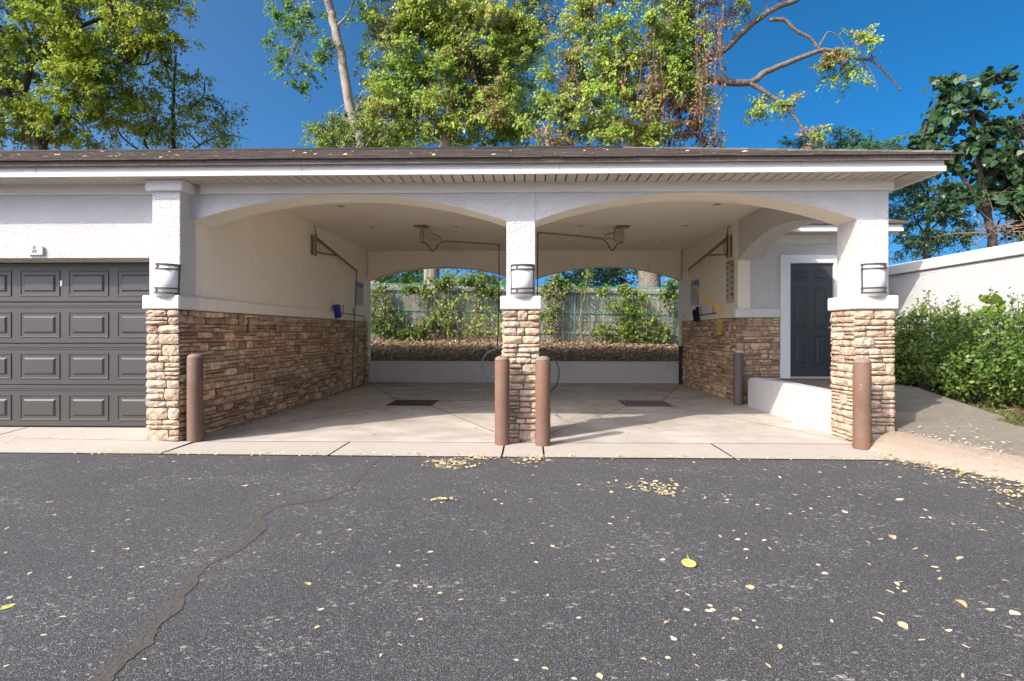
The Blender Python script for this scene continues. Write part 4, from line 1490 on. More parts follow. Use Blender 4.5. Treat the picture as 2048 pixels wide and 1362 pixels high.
for dz in (.3, .95, 1.6):
    MB().hexa([(-7.6, 11.0, FZ(-7.6) + dz), (7.5, 11.0, FZ(7.5) + dz), (7.5, 11.035, FZ(7.5) + dz), (-7.6, 11.035, FZ(-7.6) + dz), (-7.6, 11.0, FZ(-7.6) + dz + .09), (7.5, 11.0, FZ(7.5) + dz + .09), (7.5, 11.035, FZ(7.5) + dz + .09), (-7.6, 11.035, FZ(-7.6) + dz + .09)]).build('fence_rail', M['wood'], t)
t = thing('chain_link_fence', (0, 10.8, .9), 'green vinyl chain-link fence with grey posts in front of the wooden boards', 'fence')
wm = MB()
H = 1.72
for sg in (1, -1):
    k = -7.6 - H
    while k < 7.6:
        pts = []
        for (xx, zz) in (((k, 0), (k + H, H)) if sg > 0 else ((k + H, 0), (k, H))):
            pts.append((xx, zz))
        (xa, za), (xb, zb) = pts
        # clip to the fence length
        if max(xa, xb) > -7.6 and min(xa, xb) < 7.6:
            tA = 0.0 if -7.6 <= xa <= 7.6 else ((-7.6 if xa < -7.6 else 7.6) - xa) / (xb - xa)
            tB = 1.0 if -7.6 <= xb <= 7.6 else ((-7.6 if xb < -7.6 else 7.6) - xa) / (xb - xa)
            A_, B_ = (xa + (xb - xa) * tA, za + (zb - za) * tA), (xa + (xb - xa) * tB, za + (zb - za) * tB)
            wm.tube([(A_[0], 10.8 + sg * .004, FZ(A_[0]) + .05 + A_[1]), (B_[0], 10.8 + sg * .004, FZ(B_[0]) + .05 + B_[1])], .0062, 3, False)
        k += .115
wm.build('wire_mesh', M['green_wire'], t)['kind'] = 'stuff'
for px in (770, 1150, 1338, 905, 580, 1540):
    p = onY(px, 600, 10.83)
    MB().lathe(p.x, 10.83, [(.03, FZ(p.x) - .1), (.03, FZ(p.x) + 1.80), (.02, FZ(p.x) + 1.83)], 12).build('fence_post', M['galv'], t, smooth=True)
MB().tube([(-7.6, 10.83, FZ(-7.6) + 1.78), (7.6, 10.83, FZ(7.6) + 1.78)], .021, 8).build('top_rail', M['green_wire'], t)
MB().tube([(-7.6, 10.81, FZ(-7.6) + .95), (7.6, 10.81, FZ(7.6) + .95)], .012, 6).build('middle_rail', M['green_wire'], t)

IV = [('dense green ivy heaped along the fence top behind the middle pillar', [(860, 566, 40, 14), (920, 562, 50, 16), (975, 575, 36, 20), (830, 578, 30, 16)], 'leaf_ivy', 60),
      ('leafy green ivy mound at the fence foot beside the stone wall with the mat clips', [(765, 640, 30, 36), (800, 655, 36, 24), (760, 590, 16, 30), (850, 655, 40, 20), (880, 640, 26, 26)], 'leaf_ivy', 55),
      ('thin dry ivy spread over the fence behind the ceiling boom hose', [(880, 610, 50, 40), (940, 620, 50, 44), (980, 650, 30, 30), (930, 665, 46, 14)], 'leaf_olive', 11),
      ('ivy with bare brown stems climbing the fence next to the middle pillar', [(1100, 590, 20, 30), (1112, 560, 24, 16), (1100, 640, 18, 30), (1130, 570, 20, 12)], 'leaf_ivy', 50),
      ('bright lime green vine climbing the fence in the bay with the yellow hose', [(1245, 655, 18, 28), (1262, 615, 16, 24), (1235, 610, 22, 14), (1250, 580, 18, 16), (1275, 590, 12, 16)], 'leaf_lime', 55),
      ('dark green ivy bush at the fence foot near the stone wall with coloured sign', [(1300, 650, 30, 20), (1325, 660, 26, 18), (1210, 665, 26, 18), (1338, 600, 14, 40), (1340, 570, 14, 16), (1280, 672, 30, 10)], 'leaf_ivy', 60),
      ('small green vine leaves round the bare stem leaning on the chain-link', [(1180, 545, 10, 14), (1172, 575, 16, 10), (1205, 575, 14, 10)], 'leaf_lime', 40)]
for k, (lb, lst, m_, per) in enumerate(IV):
    Y = 10.62
    c0 = onY(lst[0][0], 682, Y)
    t = thing('ivy', Vector((c0.x, Y, bank_z(c0.x, Y))), lb, 'ivy', 'climbers on the fence')
    pts, st = [], MB()
    for (x, y, r1, r2) in lst:
        c_, rad = pxblob(x, y, Y, r1, r2)
        rad = (rad[0], .16, rad[2])
        cs, pp = clumped(c_, rad, max(3, int(30 * rad[0] * rad[2] / .1 * .26)), int(per * .8), .075, .1)
        pp[:, 1] = np.minimum(pp[:, 1], 10.78)
        pts.append(pp)
        for c2 in cs[::4]:
            c2 = Vector(c2)
            ft = Vector((c2.x + random.uniform(-.15, .15), 10.68, bank_z(c2.x, 10.6) - .02))
            md = (ft + c2) / 2 + Vector((random.uniform(-.12, .12), random.uniform(-.04, .04), 0))
            st.tube(crom([ft, md, c2], 4), .009, 4, False)
    st.build('stems', M['vine_stem'], t)['kind'] = 'stuff'
    V, Fc = leaf_cloud(np.concatenate(pts), .085, 'diamond', .3, .35, .4, face=(-.3, -.8, .4))
    npmesh('ivy_leaves', V, Fc, M[m_], t, kind='stuff')
for (lb, ps, r0) in (('bare pale crooked stem leaning on the chain-link fence', [(1166, 680), (1160, 640), (1170, 590), (1176, 545), (1184, 520)], .028), ('cluster of bare brown vine stems by the fence corner', [(742, 682), (748, 630), (744, 580), (750, 560)], .016), ('twisted brown vine stem rooted beside the middle pillar', [(1122, 684), (1106, 650), (1112, 610), (1100, 570)], .03)):
    pp = PL_(10.66, ps)
    pp[0].z = bank_z(pp[0].x, 10.66) - .03
    tag(MB().tube(crom(pp, 6), [r0 * (1 - .5 * i / 24) for i in range(len(crom(pp, 6)))], 7).build('vine_stem', M['vine_stem'], smooth=True), lb, 'vine')

# ------------------------------------------------------------------ hedge, weeds, grass
c_ = Vector((6.35, .9, .25))
t = thing('hedge', c_, 'thick green hedge with pale new shoots between path and garden wall', 'hedge')
pts = []
HB = [((6.35, 2.6, .95), (.62, .9, .62)), ((6.30, 1.3, .90), (.68, .9, .66)), ((6.4, .1, .98), (.62, .9, .70)), ((6.4, -1.0, .98), (.62, .9, .72)), ((6.45, -2.2, .95), (.6, .9, .7)), ((6.35, 3.2, .75), (.5, .4, .5))]
st = MB()
for (cc, rad) in HB:
    cs, pp = clumped(cc, rad, 260, 34, .075, .8)
    pts.append(pp)
    for c2 in cs[::6]:
        ft = Vector((cc[0] + random.uniform(-.2, .2), cc[1] + random.uniform(-.4, .4), .22))
        st.tube([ft, (ft + Vector(c2)) / 2 + Vector((0, 0, .12)), Vector(c2)], [.014, .009, .004], 4, False)
# long shoots sticking out of the top
for k in range(70):
    y0 = random.uniform(-2.6, 3.0)
    a = Vector((6.4 + random.uniform(-.4, .4), y0, 1.45))
    b_ = a + Vector((random.uniform(-.15, .15), random.uniform(-.15, .15), random.uniform(.1, .42)))
    st.tube([a - Vector((0, 0, .3)), a, b_], [.006, .005, .002], 4, False)
    m_ = 16
    tt = np.linspace(0, 1, m_)[:, None]
    pts.append(np.array(a)[None] * (1 - tt) + np.array(b_)[None] * tt + rng.normal(size=(m_, 3)) * .025)
st.build('stems', M['bark_dark'], t)['kind'] = 'stuff'
allp = np.concatenate(pts)
allp = allp[allp[:, 2] > .20]
allp[:, 0] = np.minimum(allp[:, 0], 6.93)
V, Fc = leaf_cloud(allp, .052, 'diamond', .35, .1, .35)
npmesh('hedge_leaves', V, Fc, M['leaf_hedge'], t, kind='stuff')
# broad leaved shoots on the hedge
pp = np.array([tuple(onX(random.gauss(1990, 30), random.gauss(610, 12), 6.5)) for _ in range(26)])
t = thing('sapling', Vector((6.5, pp[:, 1].mean(), .3)), 'pale sapling with round leaves poking out of the hedge top', 'sapling')
V, Fc = leaf_cloud(pp, .13, 'heart', .4, .3)
npmesh('sapling_leaves', V, Fc, M['leaf_lime'], t, kind='stuff')
MB().tube([(6.5, pp[:, 1].mean(), .28), (6.5, pp[:, 1].mean(), 1.0), tuple(pp.mean(0))], [.012, .01, .004], 5).build('stem', M['bark'], t)


def bed_z(x, y):
    # height of planting bed near the path edge
    best = None
    for (p0, p1) in zip(PR, PR[1:]):
        if p1[1] <= y <= p0[1]:
            q = (y - p1[1]) / (p0[1] - p1[1])
            ex, ez = p1[0] + (p0[0] - p1[0]) * q, p1[2] + (p0[2] - p1[2]) * q
            return ez + np.interp(x - ex, [0, .06, .35, .9, 2.6], [-.04, 0, .05, .12, .18])
    return .3


pts = []
for k in range(2600):
    y = random.uniform(-3.2, 2.2)
    x = 5.62 + abs(random.gauss(0, .22)) + max(0, (-y - .3)) * .12
    pts.append((x, y, bed_z(x, y)))
pts = np.array(pts)
n = len(pts)
d = rng.normal(size=(n, 3)) * .5
d[:, 2] = 1
ln = rng.uniform(.03, .10, n)[:, None]
sdv = rng.normal(size=(n, 3))
sdv[:, 2] = 0
sdv /= np.linalg.norm(sdv, axis=1)[:, None]
V = np.stack([pts - sdv * .006, pts + sdv * .006, pts + d * ln + sdv * .001, pts + d * ln - sdv * .001], 1).reshape(-1, 3)
tag(npmesh('grass', V, np.arange(4 * n).reshape(n, 4), M['grass'], kind='stuff'), 'sparse short grass along the path edge below the hedge', 'grass', None, 'stuff')
pts = []
for k in range(1500):
    y = random.uniform(-3.5, 2.2)
    x = 5.7 + random.uniform(0, .9)
    pts.append((x, y, bed_z(x, y) + .012))
V, Fc = leaf_cloud(np.array(pts), .05, 'diamond', .8, 0, .4, face=(0, 0, 1))
tag(npmesh('leaf_litter', V, Fc, M['litter'], kind='stuff'), 'dry leaves lying under the hedge', 'leaf litter', None, 'stuff')
# weathered pebbles along the path edge
pb = MB()
for k in range(36):
    q = random.random()
    a = Vector((4.19, -.12, .135)).lerp(Vector((4.50, -1.28, .112)), q * .8)
    p = a + Vector((random.gauss(0, .035), random.gauss(0, .03), .0))
    r_ = random.uniform(.006, .016)
    pb.lathe(p.x, p.y, [(r_ * .5, p.z - .004), (r_, p.z + r_ * .4), (r_ * .7, p.z + r_ * .9), (r_ * .2, p.z + r_ * 1.05)], 6)
tag(pb.build('pebbles', M['rock'], smooth=True), 'white pebbles lying in the seam between path and kerb', 'pebbles', None, 'stuff')

# ------------------------------------------------------------------ bollards
BOL = [((385, 883), .008, .985, .083, 'rust', True, 'rust-brown steel bollard with domed top by the pillar next to the garage door', None),
       ((1004, 890), .0, .975, .083, 'rust', True, 'rust-brown domed bollard guarding the middle stone pillar on its blue brush bay side', 'bollards guarding the middle pillar'),
       ((1086, 892), .0, .975, .083, 'rust', True, 'rust-brown domed bollard guarding the middle stone pillar on its yellow hose bay side', 'bollards guarding the middle pillar'),
       ((1730, 900), -.004, .965, .086, 'rust', True, 'rust-brown steel bollard with domed top at the pillar beside the aggregate kerb', None),
       ((1479, 810), -.005, .88, .083, 'bdark', False, 'dull brown flat-topped bollard at the end of the low white stub wall', None),
       ((1366, 768), -.001, .90, .085, 'bblack', False, 'black flat-topped bollard in the back corner of the bay with the yellow hose', None)]
for (pxy, z, h, r_, mk, dome, lb, gp) in BOL:
    p = onZ(pxy[0], pxy[1], z)
    p.y += r_ * .6
    t = thing('bollard', (p.x, p.y, z), lb, 'bollard', gp)
    top = z + h - (.045 if dome else .0)
    MB().lathe(p.x, p.y, [(r_, z), (r_, z + .02), (r_, (z + top) / 2), (r_, top - .006), (r_ - .004, top)], 32).build('post', M[mk], t, smooth=True)
    if dome:
        MB().lathe(p.x, p.y, [(r_ - .002, top - .002), (r_ - .003, top + .006), (r_ * .86, top + .026), (r_ * .6, top + .040), (r_ * .25, top + .046), (.004, top + .047)], 28).build('concrete_dome', M['dome'], t, smooth=True)
for o in bpy.data.objects:                              # crisp rim on smooth lathes
    if o.name.startswith('post') and o.type == 'MESH':
        md = o.modifiers.new('edge', 'EDGE_SPLIT')
        md.split_angle = R(40)


# ------------------------------------------------------------------ wall lamps
def wall_lamp(cx, wy, zb, lb, roll=0.0, wd=.275, hh=.335):
    t = thing('wall_lamp', (cx, wy, zb), lb, 'wall lamp', 'wall lamps on the pillars')
    t.rotation_euler = (0, roll, 0)
    D = .118
    n = 18

    def arc(inset=0.0):
        return [((wd / 2 - inset) * -math.cos(math.pi * i / n), -(D - inset) * math.sin(math.pi * i / n)) for i in range(n + 1)]

    def shell(z0, z1, o, i_):
        b = MB()
        ao, ai = arc(o), arc(i_)
        m_ = n + 1
        vs = [(x, y, z) for z in (z0, z1) for (x, y) in ao] + [(x, y, z) for z in (z0, z1) for (x, y) in ai]
        fs = []
        for k in range(n):
            fs += [(k, k + 1, m_ + k + 1, m_ + k), (2 * m_ + k + 1, 2 * m_ + k, 3 * m_ + k, 3 * m_ + k + 1), (m_ + k, m_ + k + 1, 3 * m_ + k + 1, 3 * m_ + k), (k + 1, k, 2 * m_ + k, 2 * m_ + k + 1)]
        b.add(vs, fs)
        return b
    b = MB()
    a = arc(.012)
    m_ = n + 1
    b.add([(x, y, -.035) for x, y in a] + [(x, y, hh - .004) for x, y in a], [(k, k + 1, m_ + k + 1, m_ + k) for k in range(n)] + [tuple(range(m_, 2 * m_)), tuple(reversed(range(m_)))])
    b.build('diffuser', M['glass'], t, smooth=True, local=True)
    a = arc(.03)
    MB().add([(x, y, -.045) for x, y in a] + [(x * .8, y * .8, -.056) for x, y in a] + [(x, y, -.0355) for x, y in a], [(2 * m_ + k, k, k + 1, 2 * m_ + k + 1) for k in range(n)] + [(k, m_ + k, m_ + k + 1, k + 1) for k in range(n)] + [tuple(reversed(range(m_, 2 * m_)))]).build('bottom_cap', M['lampcap'], t, local=True)
    for z in (hh - .016, hh - .066, .052, .0):
        shell(z, z + .016, 0, .010).build('frame_band', M['bronze'], t, local=True)
    for sx in (-1, 1):
        MB().bbox(sx * (wd / 2 - .012) - .007, sx * (wd / 2 - .012) + .007, -.022, 0, 0, hh, .002).build('frame_side', M['bronze'], t, local=True)
        MB()
    for z in (hh - .05, .016):
        for ang in (.34,):
            x, y = -wd / 2 * math.cos(math.pi * ang) * .99, -D * math.sin(math.pi * ang) * .99
            sgn = 1 if roll >= 0 and cx > 3 else -1
            MB().bbox(x * (1 if cx < 3 else -1) - .007, x * (1 if cx < 3 else -1) + .007, y - .003, y + .006, z, z + .036, .001).build('frame_tie', M['bronze'], t, local=True)
    MB().box(-wd / 2 + .01, wd / 2 - .01, -.004, .0, -.03, hh - .004).build('back_plate', M['lampcap'], t, local=True)
    return t


wall_lamp(onY(329, 560, -.25).x, -.1925, 1.668, 'curved opal glass wall lamp, slightly crooked, on the pillar by the garage door', R(2.6))
wall_lamp(onY(1045, 560, -.06).x, -.0065, 1.672, 'curved opal glass wall lamp on the middle pillar between the arches', 0)
wall_lamp(onY(1752, 560, -.06).x, -.0065, 1.672, 'curved opal glass wall lamp on the pillar beside the hedge', 0)


# ------------------------------------------------------------------ number plaque with text
def text_mesh(txt, size, m, parent, pos, name='lettering', ext=.0015):
    cu = bpy.data.curves.new('txt', 'FONT')
    cu.body = txt
    cu.size = size
    cu.extrude = ext
    cu.align_x = 'CENTER'
    cu.resolution_u = 3
    ob = bpy.data.objects.new('txt', cu)
    COL.objects.link(ob)
    dg = bpy.context.evaluated_depsgraph_get()
    me = bpy.data.meshes.new_from_object(ob.evaluated_get(dg))
    bpy.data.objects.remove(ob)
    me.materials.clear()
    me.materials.append(m)
    o = bpy.data.objects.new(name, me)
    COL.objects.link(o)
    o.parent = parent
    o.rotation_euler = (R(90), 0, 0)
    o.location = Vector(pos) - WLOC[parent.name]
    return o


pc = onY(74, 500, 0)
t = thing('number_plaque', (pc.x, -.001, 2.10 + .08), 'small beige number plaque reading D 69 above the garage door', 'plaque')
z0 = pc.z - .058
pr = [(-.092, 0), (.092, 0), (.092, .088), (.07, .102), (.03, .112), (-.03, .112), (-.07, .102), (-.092, .088)]
m8 = len(pr)
MB().add([(pc.x + a, -.030, z0 + z) for a, z in pr] + [(pc.x + a, -.001, z0 + z) for a, z in pr], [tuple(range(m8)), tuple(reversed(range(m8, 2 * m8)))] + [(i, m8 + i, m8 + (i + 1) % m8, (i + 1) % m8) for i in range(m8)]).build('plate', M['plaque'], t)
MB().bbox(pc.x - .092, pc.x + .092, -.034, -.0305, z0, z0 + .010, .001).build('plate_rim', M['white'], t)
text_mesh('D', .048, M['ink'], t, (pc.x - .003, -.0315, z0 + .068))
text_mesh('69', .052, M['ink'], t, (pc.x - .003, -.0315, z0 + .022))

# ------------------------------------------------------------------ ceiling lights
for bay, xs in (('a', (-2.95, -1.37)), ('b', (.97, 2.91))):
    for yy, rw_ in ((2.25, 'front arch'), (3.92, 'ceiling boom'), (5.62, 'rear arch')):
        for x, cl_ in zip(xs, ('stone wall', 'middle pillar') if bay == 'a' else ('middle pillar', 'stone wall')):
            t = thing('ceiling_light', (x, yy, WT - .02), 'recessed light in the %s bay, row by the %s, %s side' % ('blue brush' if bay == 'a' else 'yellow hose', rw_, cl_), 'ceiling light', 'recessed lights in the bay ceilings')
            b = MB()
            n = 24
            vs, fs = [], []
            for (r_, z) in ((.085, WT - .001), (.083, WT - .008), (.060, WT - .010), (.056, WT - .003)):
                vs += [(x + r_ * math.cos(2 * math.pi * k / n), yy + r_ * math.sin(2 * math.pi * k / n), z) for k in range(n)]
            for i in range(3):
                for k in range(n):
                    fs.append((i * n + k, (i + 1) * n + k, (i + 1) * n + (k + 1) % n, i * n + (k + 1) % n))
            b.add(vs, fs).build('trim_ring', M['bounce_cream'], t, smooth=True)
            MB().lathe(x, yy, [(.0555, WT - .004), (.055, WT - .002)], 20).build('lens', M['bronze'], t)


# ------------------------------------------------------------------ wash booms and hoses
def wall_boom(sx, Yb, end, lb, zb0, zb1):
    X = (XL + .035) if sx < 0 else (XR - .035)
    t = thing('wall_boom', (X, Yb, zb0), lb, 'hose boom')
    s = -sx
    MB().bbox(min(X - s * .034, X), max(X - s * .034, X), Yb - .028, Yb + .028, zb0 - .02, zb1 + .02, .004).build('wall_plate', M['pipe'], t)
    MB().tube([(X + s * .05, Yb, zb0 - .04), (X + s * .05, Yb, zb1 + .05)], .022, 10).build('swivel_post', M['pipe'], t)
    e = Vector(end)
    a = Vector((X + s * .05, Yb + .02, zb1 - .03))
    MB().tube([a, e], [.030, .021], 10).build('arm', M['pipe'], t)
    mid = a.lerp(e, .47)
    MB().tube([Vector((X + s * .05, Yb + .02, zb0 + .03)), mid - Vector((0, 0, .015))], .015, 8).build('strut', M['pipe'], t)
    MB().tube([(X + s * .05, Yb, zb1 + .05), (X + s * .05, Yb - .03, zb1 + .13), (X + s * .03, Yb + .05, zb1 + .17), (X, Yb + .02, zb1 + .19)], .009, 6).build('feed_pipe', M['hose_grey'], t)
    # slack supply loops hanging at the bracket
    for q in (-1, 1):
        pts = [Vector((X + s * .06, Yb + q * .01, zb1 + .02)), Vector((X + s * .08, Yb + q * .07, (zb0 + zb1) / 2 + .06)), Vector((X + s * .08, Yb + q * .075, (zb0 + zb1) / 2 - .08)), Vector((X + s * .06, Yb + q * .01, zb0))]
        MB().tube(crom(pts, 5), .0075, 6).build('supply_loop', M['vine_stem'] if sx < 0 else M['rubber'], t)
    MB().tube([e, e - Vector((0, 0, .05))], .014, 8).build('end_fitting', M['rubber'], t)
    return t


eL = onX(713, 541, XL + .13)
wall_boom(-1, 3.55, eL, 'brass-brown swing boom with strut on the wall above the blue brush', 2.66, 2.98)
eR = onX(1378, 538, XR - .13)
wall_boom(1, 3.74, eR, 'brass-brown swing boom with strut on the wall above the yellow coil hose', 2.62, 2.98)
# grey hose hanging from that boom to the floor
ft = onX(706, 762, XL + .13)
tag(MB().tube(crom([eL - Vector((0, 0, .05)), onX(711, 600, XL + .13), onX(707, 680, XL + .12), Vector((XL + .12, ft.y, .25)), Vector((XL + .12, ft.y + .02, .012))], 8), .011, 7).build('pressure_hose', M['hose_grey'], smooth=True), 'grey pressure hose hanging straight down past the blue-headed sign', 'hose')
# yellow coil hose
t = thing('coil_hose', eR, 'bright yellow coiled air hose hanging from the wall boom over the brush rail', 'hose')
XH = XR - .13
lead = crom([eR - Vector((0, 0, .045)), onX(1382, 562, XH), onX(1394, 580, XH)], 6)
MB().tube(lead, .006, 6).build('lead', M['yellow'], t, smooth=True)
path = crom([onX(1394, 580, XH), onX(1408, 596, XH), onX(1425, 607, XH), onX(1437, 616, XH), onX(1442, 628, XH), onX(1441, 645, XH), onX(1440, 668, XH)], 40)
L_ = [0]
for a, b_ in zip(path, path[1:]):
    L_.append(L_[-1] + (b_ - a).length)
tot = L_[-1]
pts = []
turns = 30
N_ = turns * 12
for k in range(N_ + 1):
    u = (k / N_) ** .62 if False else k / N_
    # coils bunch up in the hanging end
    s_ = tot * (1 - (1 - u) ** 1.5)
    j = min(int(np.searchsorted(L_, s_)), len(path) - 1)
    j0 = max(j - 1, 0)
    q = 0 if L_[j] == L_[j0] else (s_ - L_[j0]) / (L_[j] - L_[j0])
    c_ = path[j0].lerp(path[j], q)
    tg = (path[min(j + 2, len(path) - 1)] - path[max(j - 2, 0)]).normalized()
    n1 = tg.cross(Vector((1, 0, 0))).normalized()
    n2 = Vector((1, 0, 0))
    r_ = .031 + .010 * u
    a = 2 * math.pi * turns * u
    pts.append(c_ + n1 * math.cos(a) * r_ + n2 * math.sin(a) * r_)
MB().tube(pts, .0056, 5).build('coil', M['yellow'], t, smooth=True)


def ceiling_boom(px0, end_px, end_z, lb, sgn):
    p = onZ(px0[0], px0[1], WT)
    e = onZ(end_px[0], end_px[1], end_z)
    t = thing('ceiling_boom', (p.x, p.y, WT - .35), lb, 'hose boom')
    MB().bbox(p.x - .13, p.x + .13, p.y - .13, p.y + .13, WT - .012, WT - .001, .003).build('ceiling_plate', M['pipe'], t)
    d = Vector((e.x - p.x, e.y - p.y, 0)).normalized()
    MB().tube([(p.x, p.y, WT - .012), (p.x, p.y, WT - .30)], .032, 12).build('swivel_post', M['beige_metal'], t)
    hb = MB()
    a0, a1 = p + d * .03, p + d * .17
    sd_ = Vector((-d.y, d.x, 0)) * .035
    zA, zB = WT - .28, WT - .06
    hb.hexa([(*(a0 - sd_).xy, zA), (*(a1 - sd_).xy, zA), (*(a1 + sd_).xy, zA), (*(a0 + sd_).xy, zA), (*(a0 - sd_).xy, zB), (*(a1 - sd_).xy, zB), (*(a1 + sd_).xy, zB), (*(a0 + sd_).xy, zB)])
    hb.build('swivel_housing', M['beige_metal'], t)
    k0, k1 = p + d * .15, p + d * .42
    MB().tube([(k0.x, k0.y, WT - .12), ((k0.x + k1.x) / 2, (k0.y + k1.y) / 2, WT - .15), (k1.x - d.x * .06, k1.y - d.y * .06, WT - .18), (k1.x - d.x * .06, k1.y - d.y * .06, WT - .235)], .014, 8).build('spring_link', M['pipe'], t)
    MB().tube([(k0.x, k0.y, WT - .235), (k1.x, k1.y, WT - .25)], .024, 8).build('knuckle', M['beige_metal'], t)
    MB().tube([(k1.x, k1.y, WT - .252), tuple(p.lerp(e, .55) * 1.0)[:2] + ((WT - .25 + e.z) / 2,), tuple(e)], [.022, .020, .017], 10).build('arm', M['pipe'], t)
    lo_ = p + d * .22
    MB().tube(crom([Vector((p.x, p.y, WT - .30)), p + d * .10 + Vector((0, 0, -.33)), Vector((lo_.x, lo_.y, WT - .46)), p + d * .34 + Vector((0, 0, -.31)), Vector((k1.x, k1.y, WT - .27))], 6), .010, 7).build('jumper_hose', M['rubber'], t)
    MB().tube([tuple(e), (e.x, e.y, e.z - .05)], .013, 8).build('end_fitting', M['rubber'], t)
    return e


e1 = ceiling_boom((843, 452), (998, 489), 2.985, 'beige ceiling swing boom with black jumper hose in the blue brush bay', 1)
e2 = ceiling_boom((1245, 453), (1076, 465), 3.0, 'beige ceiling swing boom with black jumper hose in the yellow hose bay', -1)
tag(MB().tube(crom([e1 - Vector((0, 0, .05)), onY(998, 560, e1.y), onY(997, 640, e1.y - .1), onY(996, 700, e1.y - .5), Vector((-.33, 1.2, .75)), Vector((-.31, .48, .95))], 8), .0095, 7).build('pressure_hose', M['rubber'], smooth=True), 'black pressure hose hanging from the ceiling boom towards the middle pillar', 'hose')
tag(MB().tube(crom([e2 - Vector((0, 0, .05)), e2 - Vector((.01, 0, 1.0)), Vector((.13, 2.2, .95)), Vector((.13, .48, .95))], 8), .0095, 7).build('pressure_hose', M['rubber'], smooth=True), 'black pressure hose dropping behind the middle pillar in the yellow hose bay', 'hose')
Yh = .42
lp = [onY(x, y, Yh) for x, y in ((1008, 690), (990, 699), (972, 708), (964, 728), (967, 748), (978, 757), (988, 752), (996, 738), (1010, 720))]
tag(MB().tube(crom(lp, 6), .0062, 7).build('hose_loop', M['hose_blue'], smooth=True), 'dark blue hose loop on the middle pillar, blue brush side', 'hose')
lp = [onY(x, y, Yh) for x, y in ((1076, 700), (1098, 703), (1110, 716), (1118, 742), (1113, 768), (1098, 786), (1076, 795))]
tag(MB().tube(crom(lp, 6), .0062, 7).build('hose_loop', M['hose_blue'], smooth=True), 'dark blue hose loop on the middle pillar, yellow hose side', 'hose')
cb_ = MB().bbox(-.325, .141, .462, .60, 1.13, 1.36, .006)
tag(cb_.build('hose_cabinet', M['utility']), 'grey metal cabinet mounted on the back of the middle stone pillar', 'cabinet')


# brush rails
def brush_rail(sx, yz, brush, headmat, lb, lb2, hooks, drop=None):
    X = XL + .085 if sx < 0 else XR - .085
    s = -sx
    t = thing('brush_rail', (X, yz[0][0], yz[0][1]), lb, 'pipe rail')
    pts = [Vector((X, y, z)) for y, z in yz]
    MB().tube(pts, .011, 8).build('rail', M['hose_grey'] if sx < 0 else M['rubber'], t)
    for (y, z) in hooks:
        MB().tube([(X, y, z), (X, y, z + .17)], .009, 6).build('hook', M['pipe'], t)
    for y in (yz[0][0] + .25, yz[0][0] + 1.0):
        MB().tube([(X - s * .04, y, yz[0][1]), (X, y, yz[0][1])], .010, 6).build('bracket', M['hose_grey'], t)
    if drop:
        MB().tube(crom([Vector((X, yz[-1][0], yz[-1][1])), Vector((X, yz[-1][0] + .08, yz[-1][1] - .03)), Vector((X, yz[-1][0] + .10, yz[-1][1] - .2)), Vector((X, yz[-1][0] + .10, .02))], 5), .010, 7).build('drop_pipe', M['hose_grey'], t)
    bt = thing('wash_brush', (X, brush[0], brush[1]), lb2, 'brush')
    bt.rotation_euler = (R(24) if sx < 0 else R(-24), 0, 0)
    b = MB().bbox(-.03, .03, -.075, .075, -.16, .10, .008)
    b.build('brush_head', M[headmat], bt, local=True)
    b = MB().bbox(-.025, .025, -.06, .06, -.15, .09, .004)
    b.v = [(x + s * .055, y, z) for x, y, z in b.v]
    b.build('bristles', M['bristle'] if sx > 0 else M['blue'], bt, local=True)
    MB().bbox(-.032, .032, -.10, -.06, .06, .135, .006).build('brush_socket', M[headmat], bt, local=True)
    MB().tube([(0, .05, 0), (0, .16, .0)], .010, 6).build('handle_stub', M['hose_grey'], bt, local=True)


yb = onX(673, 622, XL + .085)
brush_rail(-1, [(yb.y + .1, yb.z - .03), (6.35, yb.z - .05)], (yb.y, yb.z + .02), 'blue', 'thin grey pipe rail with upright hooks on the wall beside the blue brush', 'bright blue wash brush head hanging crooked at the end of the pipe rail', [(5.0, yb.z - .03), (5.65, yb.z - .04)], True)
yb = onX(1394, 628, XR - .085)
brush_rail(1, [(yb.y + .02, yb.z - .03), (4.35, yb.z - .02)], (yb.y, yb.z), 'navy', 'thin dark pipe rail with upright hooks under the yellow coil hose', 'navy wash brush with black bristles hanging under the instruction sign', [(5.25, yb.z - .02), (4.5, yb.z - .02)])

# mat clips
for (px_, X, lb) in ((502, XL, 'faded pink mat clip on the long stone wall, first one from the garage door pillar'), (556, XL, 'faded pink mat clip on the long stone wall, second one from the garage door pillar'), (1434, XR, 'faded pink mat clip on the stone wall beneath the yellow coil hose'), (1460, XR, 'faded pink mat clip on the stone corner beside the coloured sign')):
    p = onX(px_, 650, X + (.07 if X < 0 else -.07))
    s = 1 if X < 0 else -1
    t = thing('mat_clip', (X, p.y, 1.25), lb, 'clip', 'mat clips on the stone walls' if X < 0 else None)
    MB().bbox(min(X + s * .045, X + s * .075), max(X + s * .045, X + s * .075), p.y - .022, p.y + .022, 1.25, 1.42, .004).build('clip_bar', M['pink'], t)
    MB().bbox(min(X + s * .0, X + s * .05), max(X + s * .0, X + s * .05), p.y - .035, p.y - .020, 1.22, 1.45, .003).build('clip_back', M['bronze'], t)


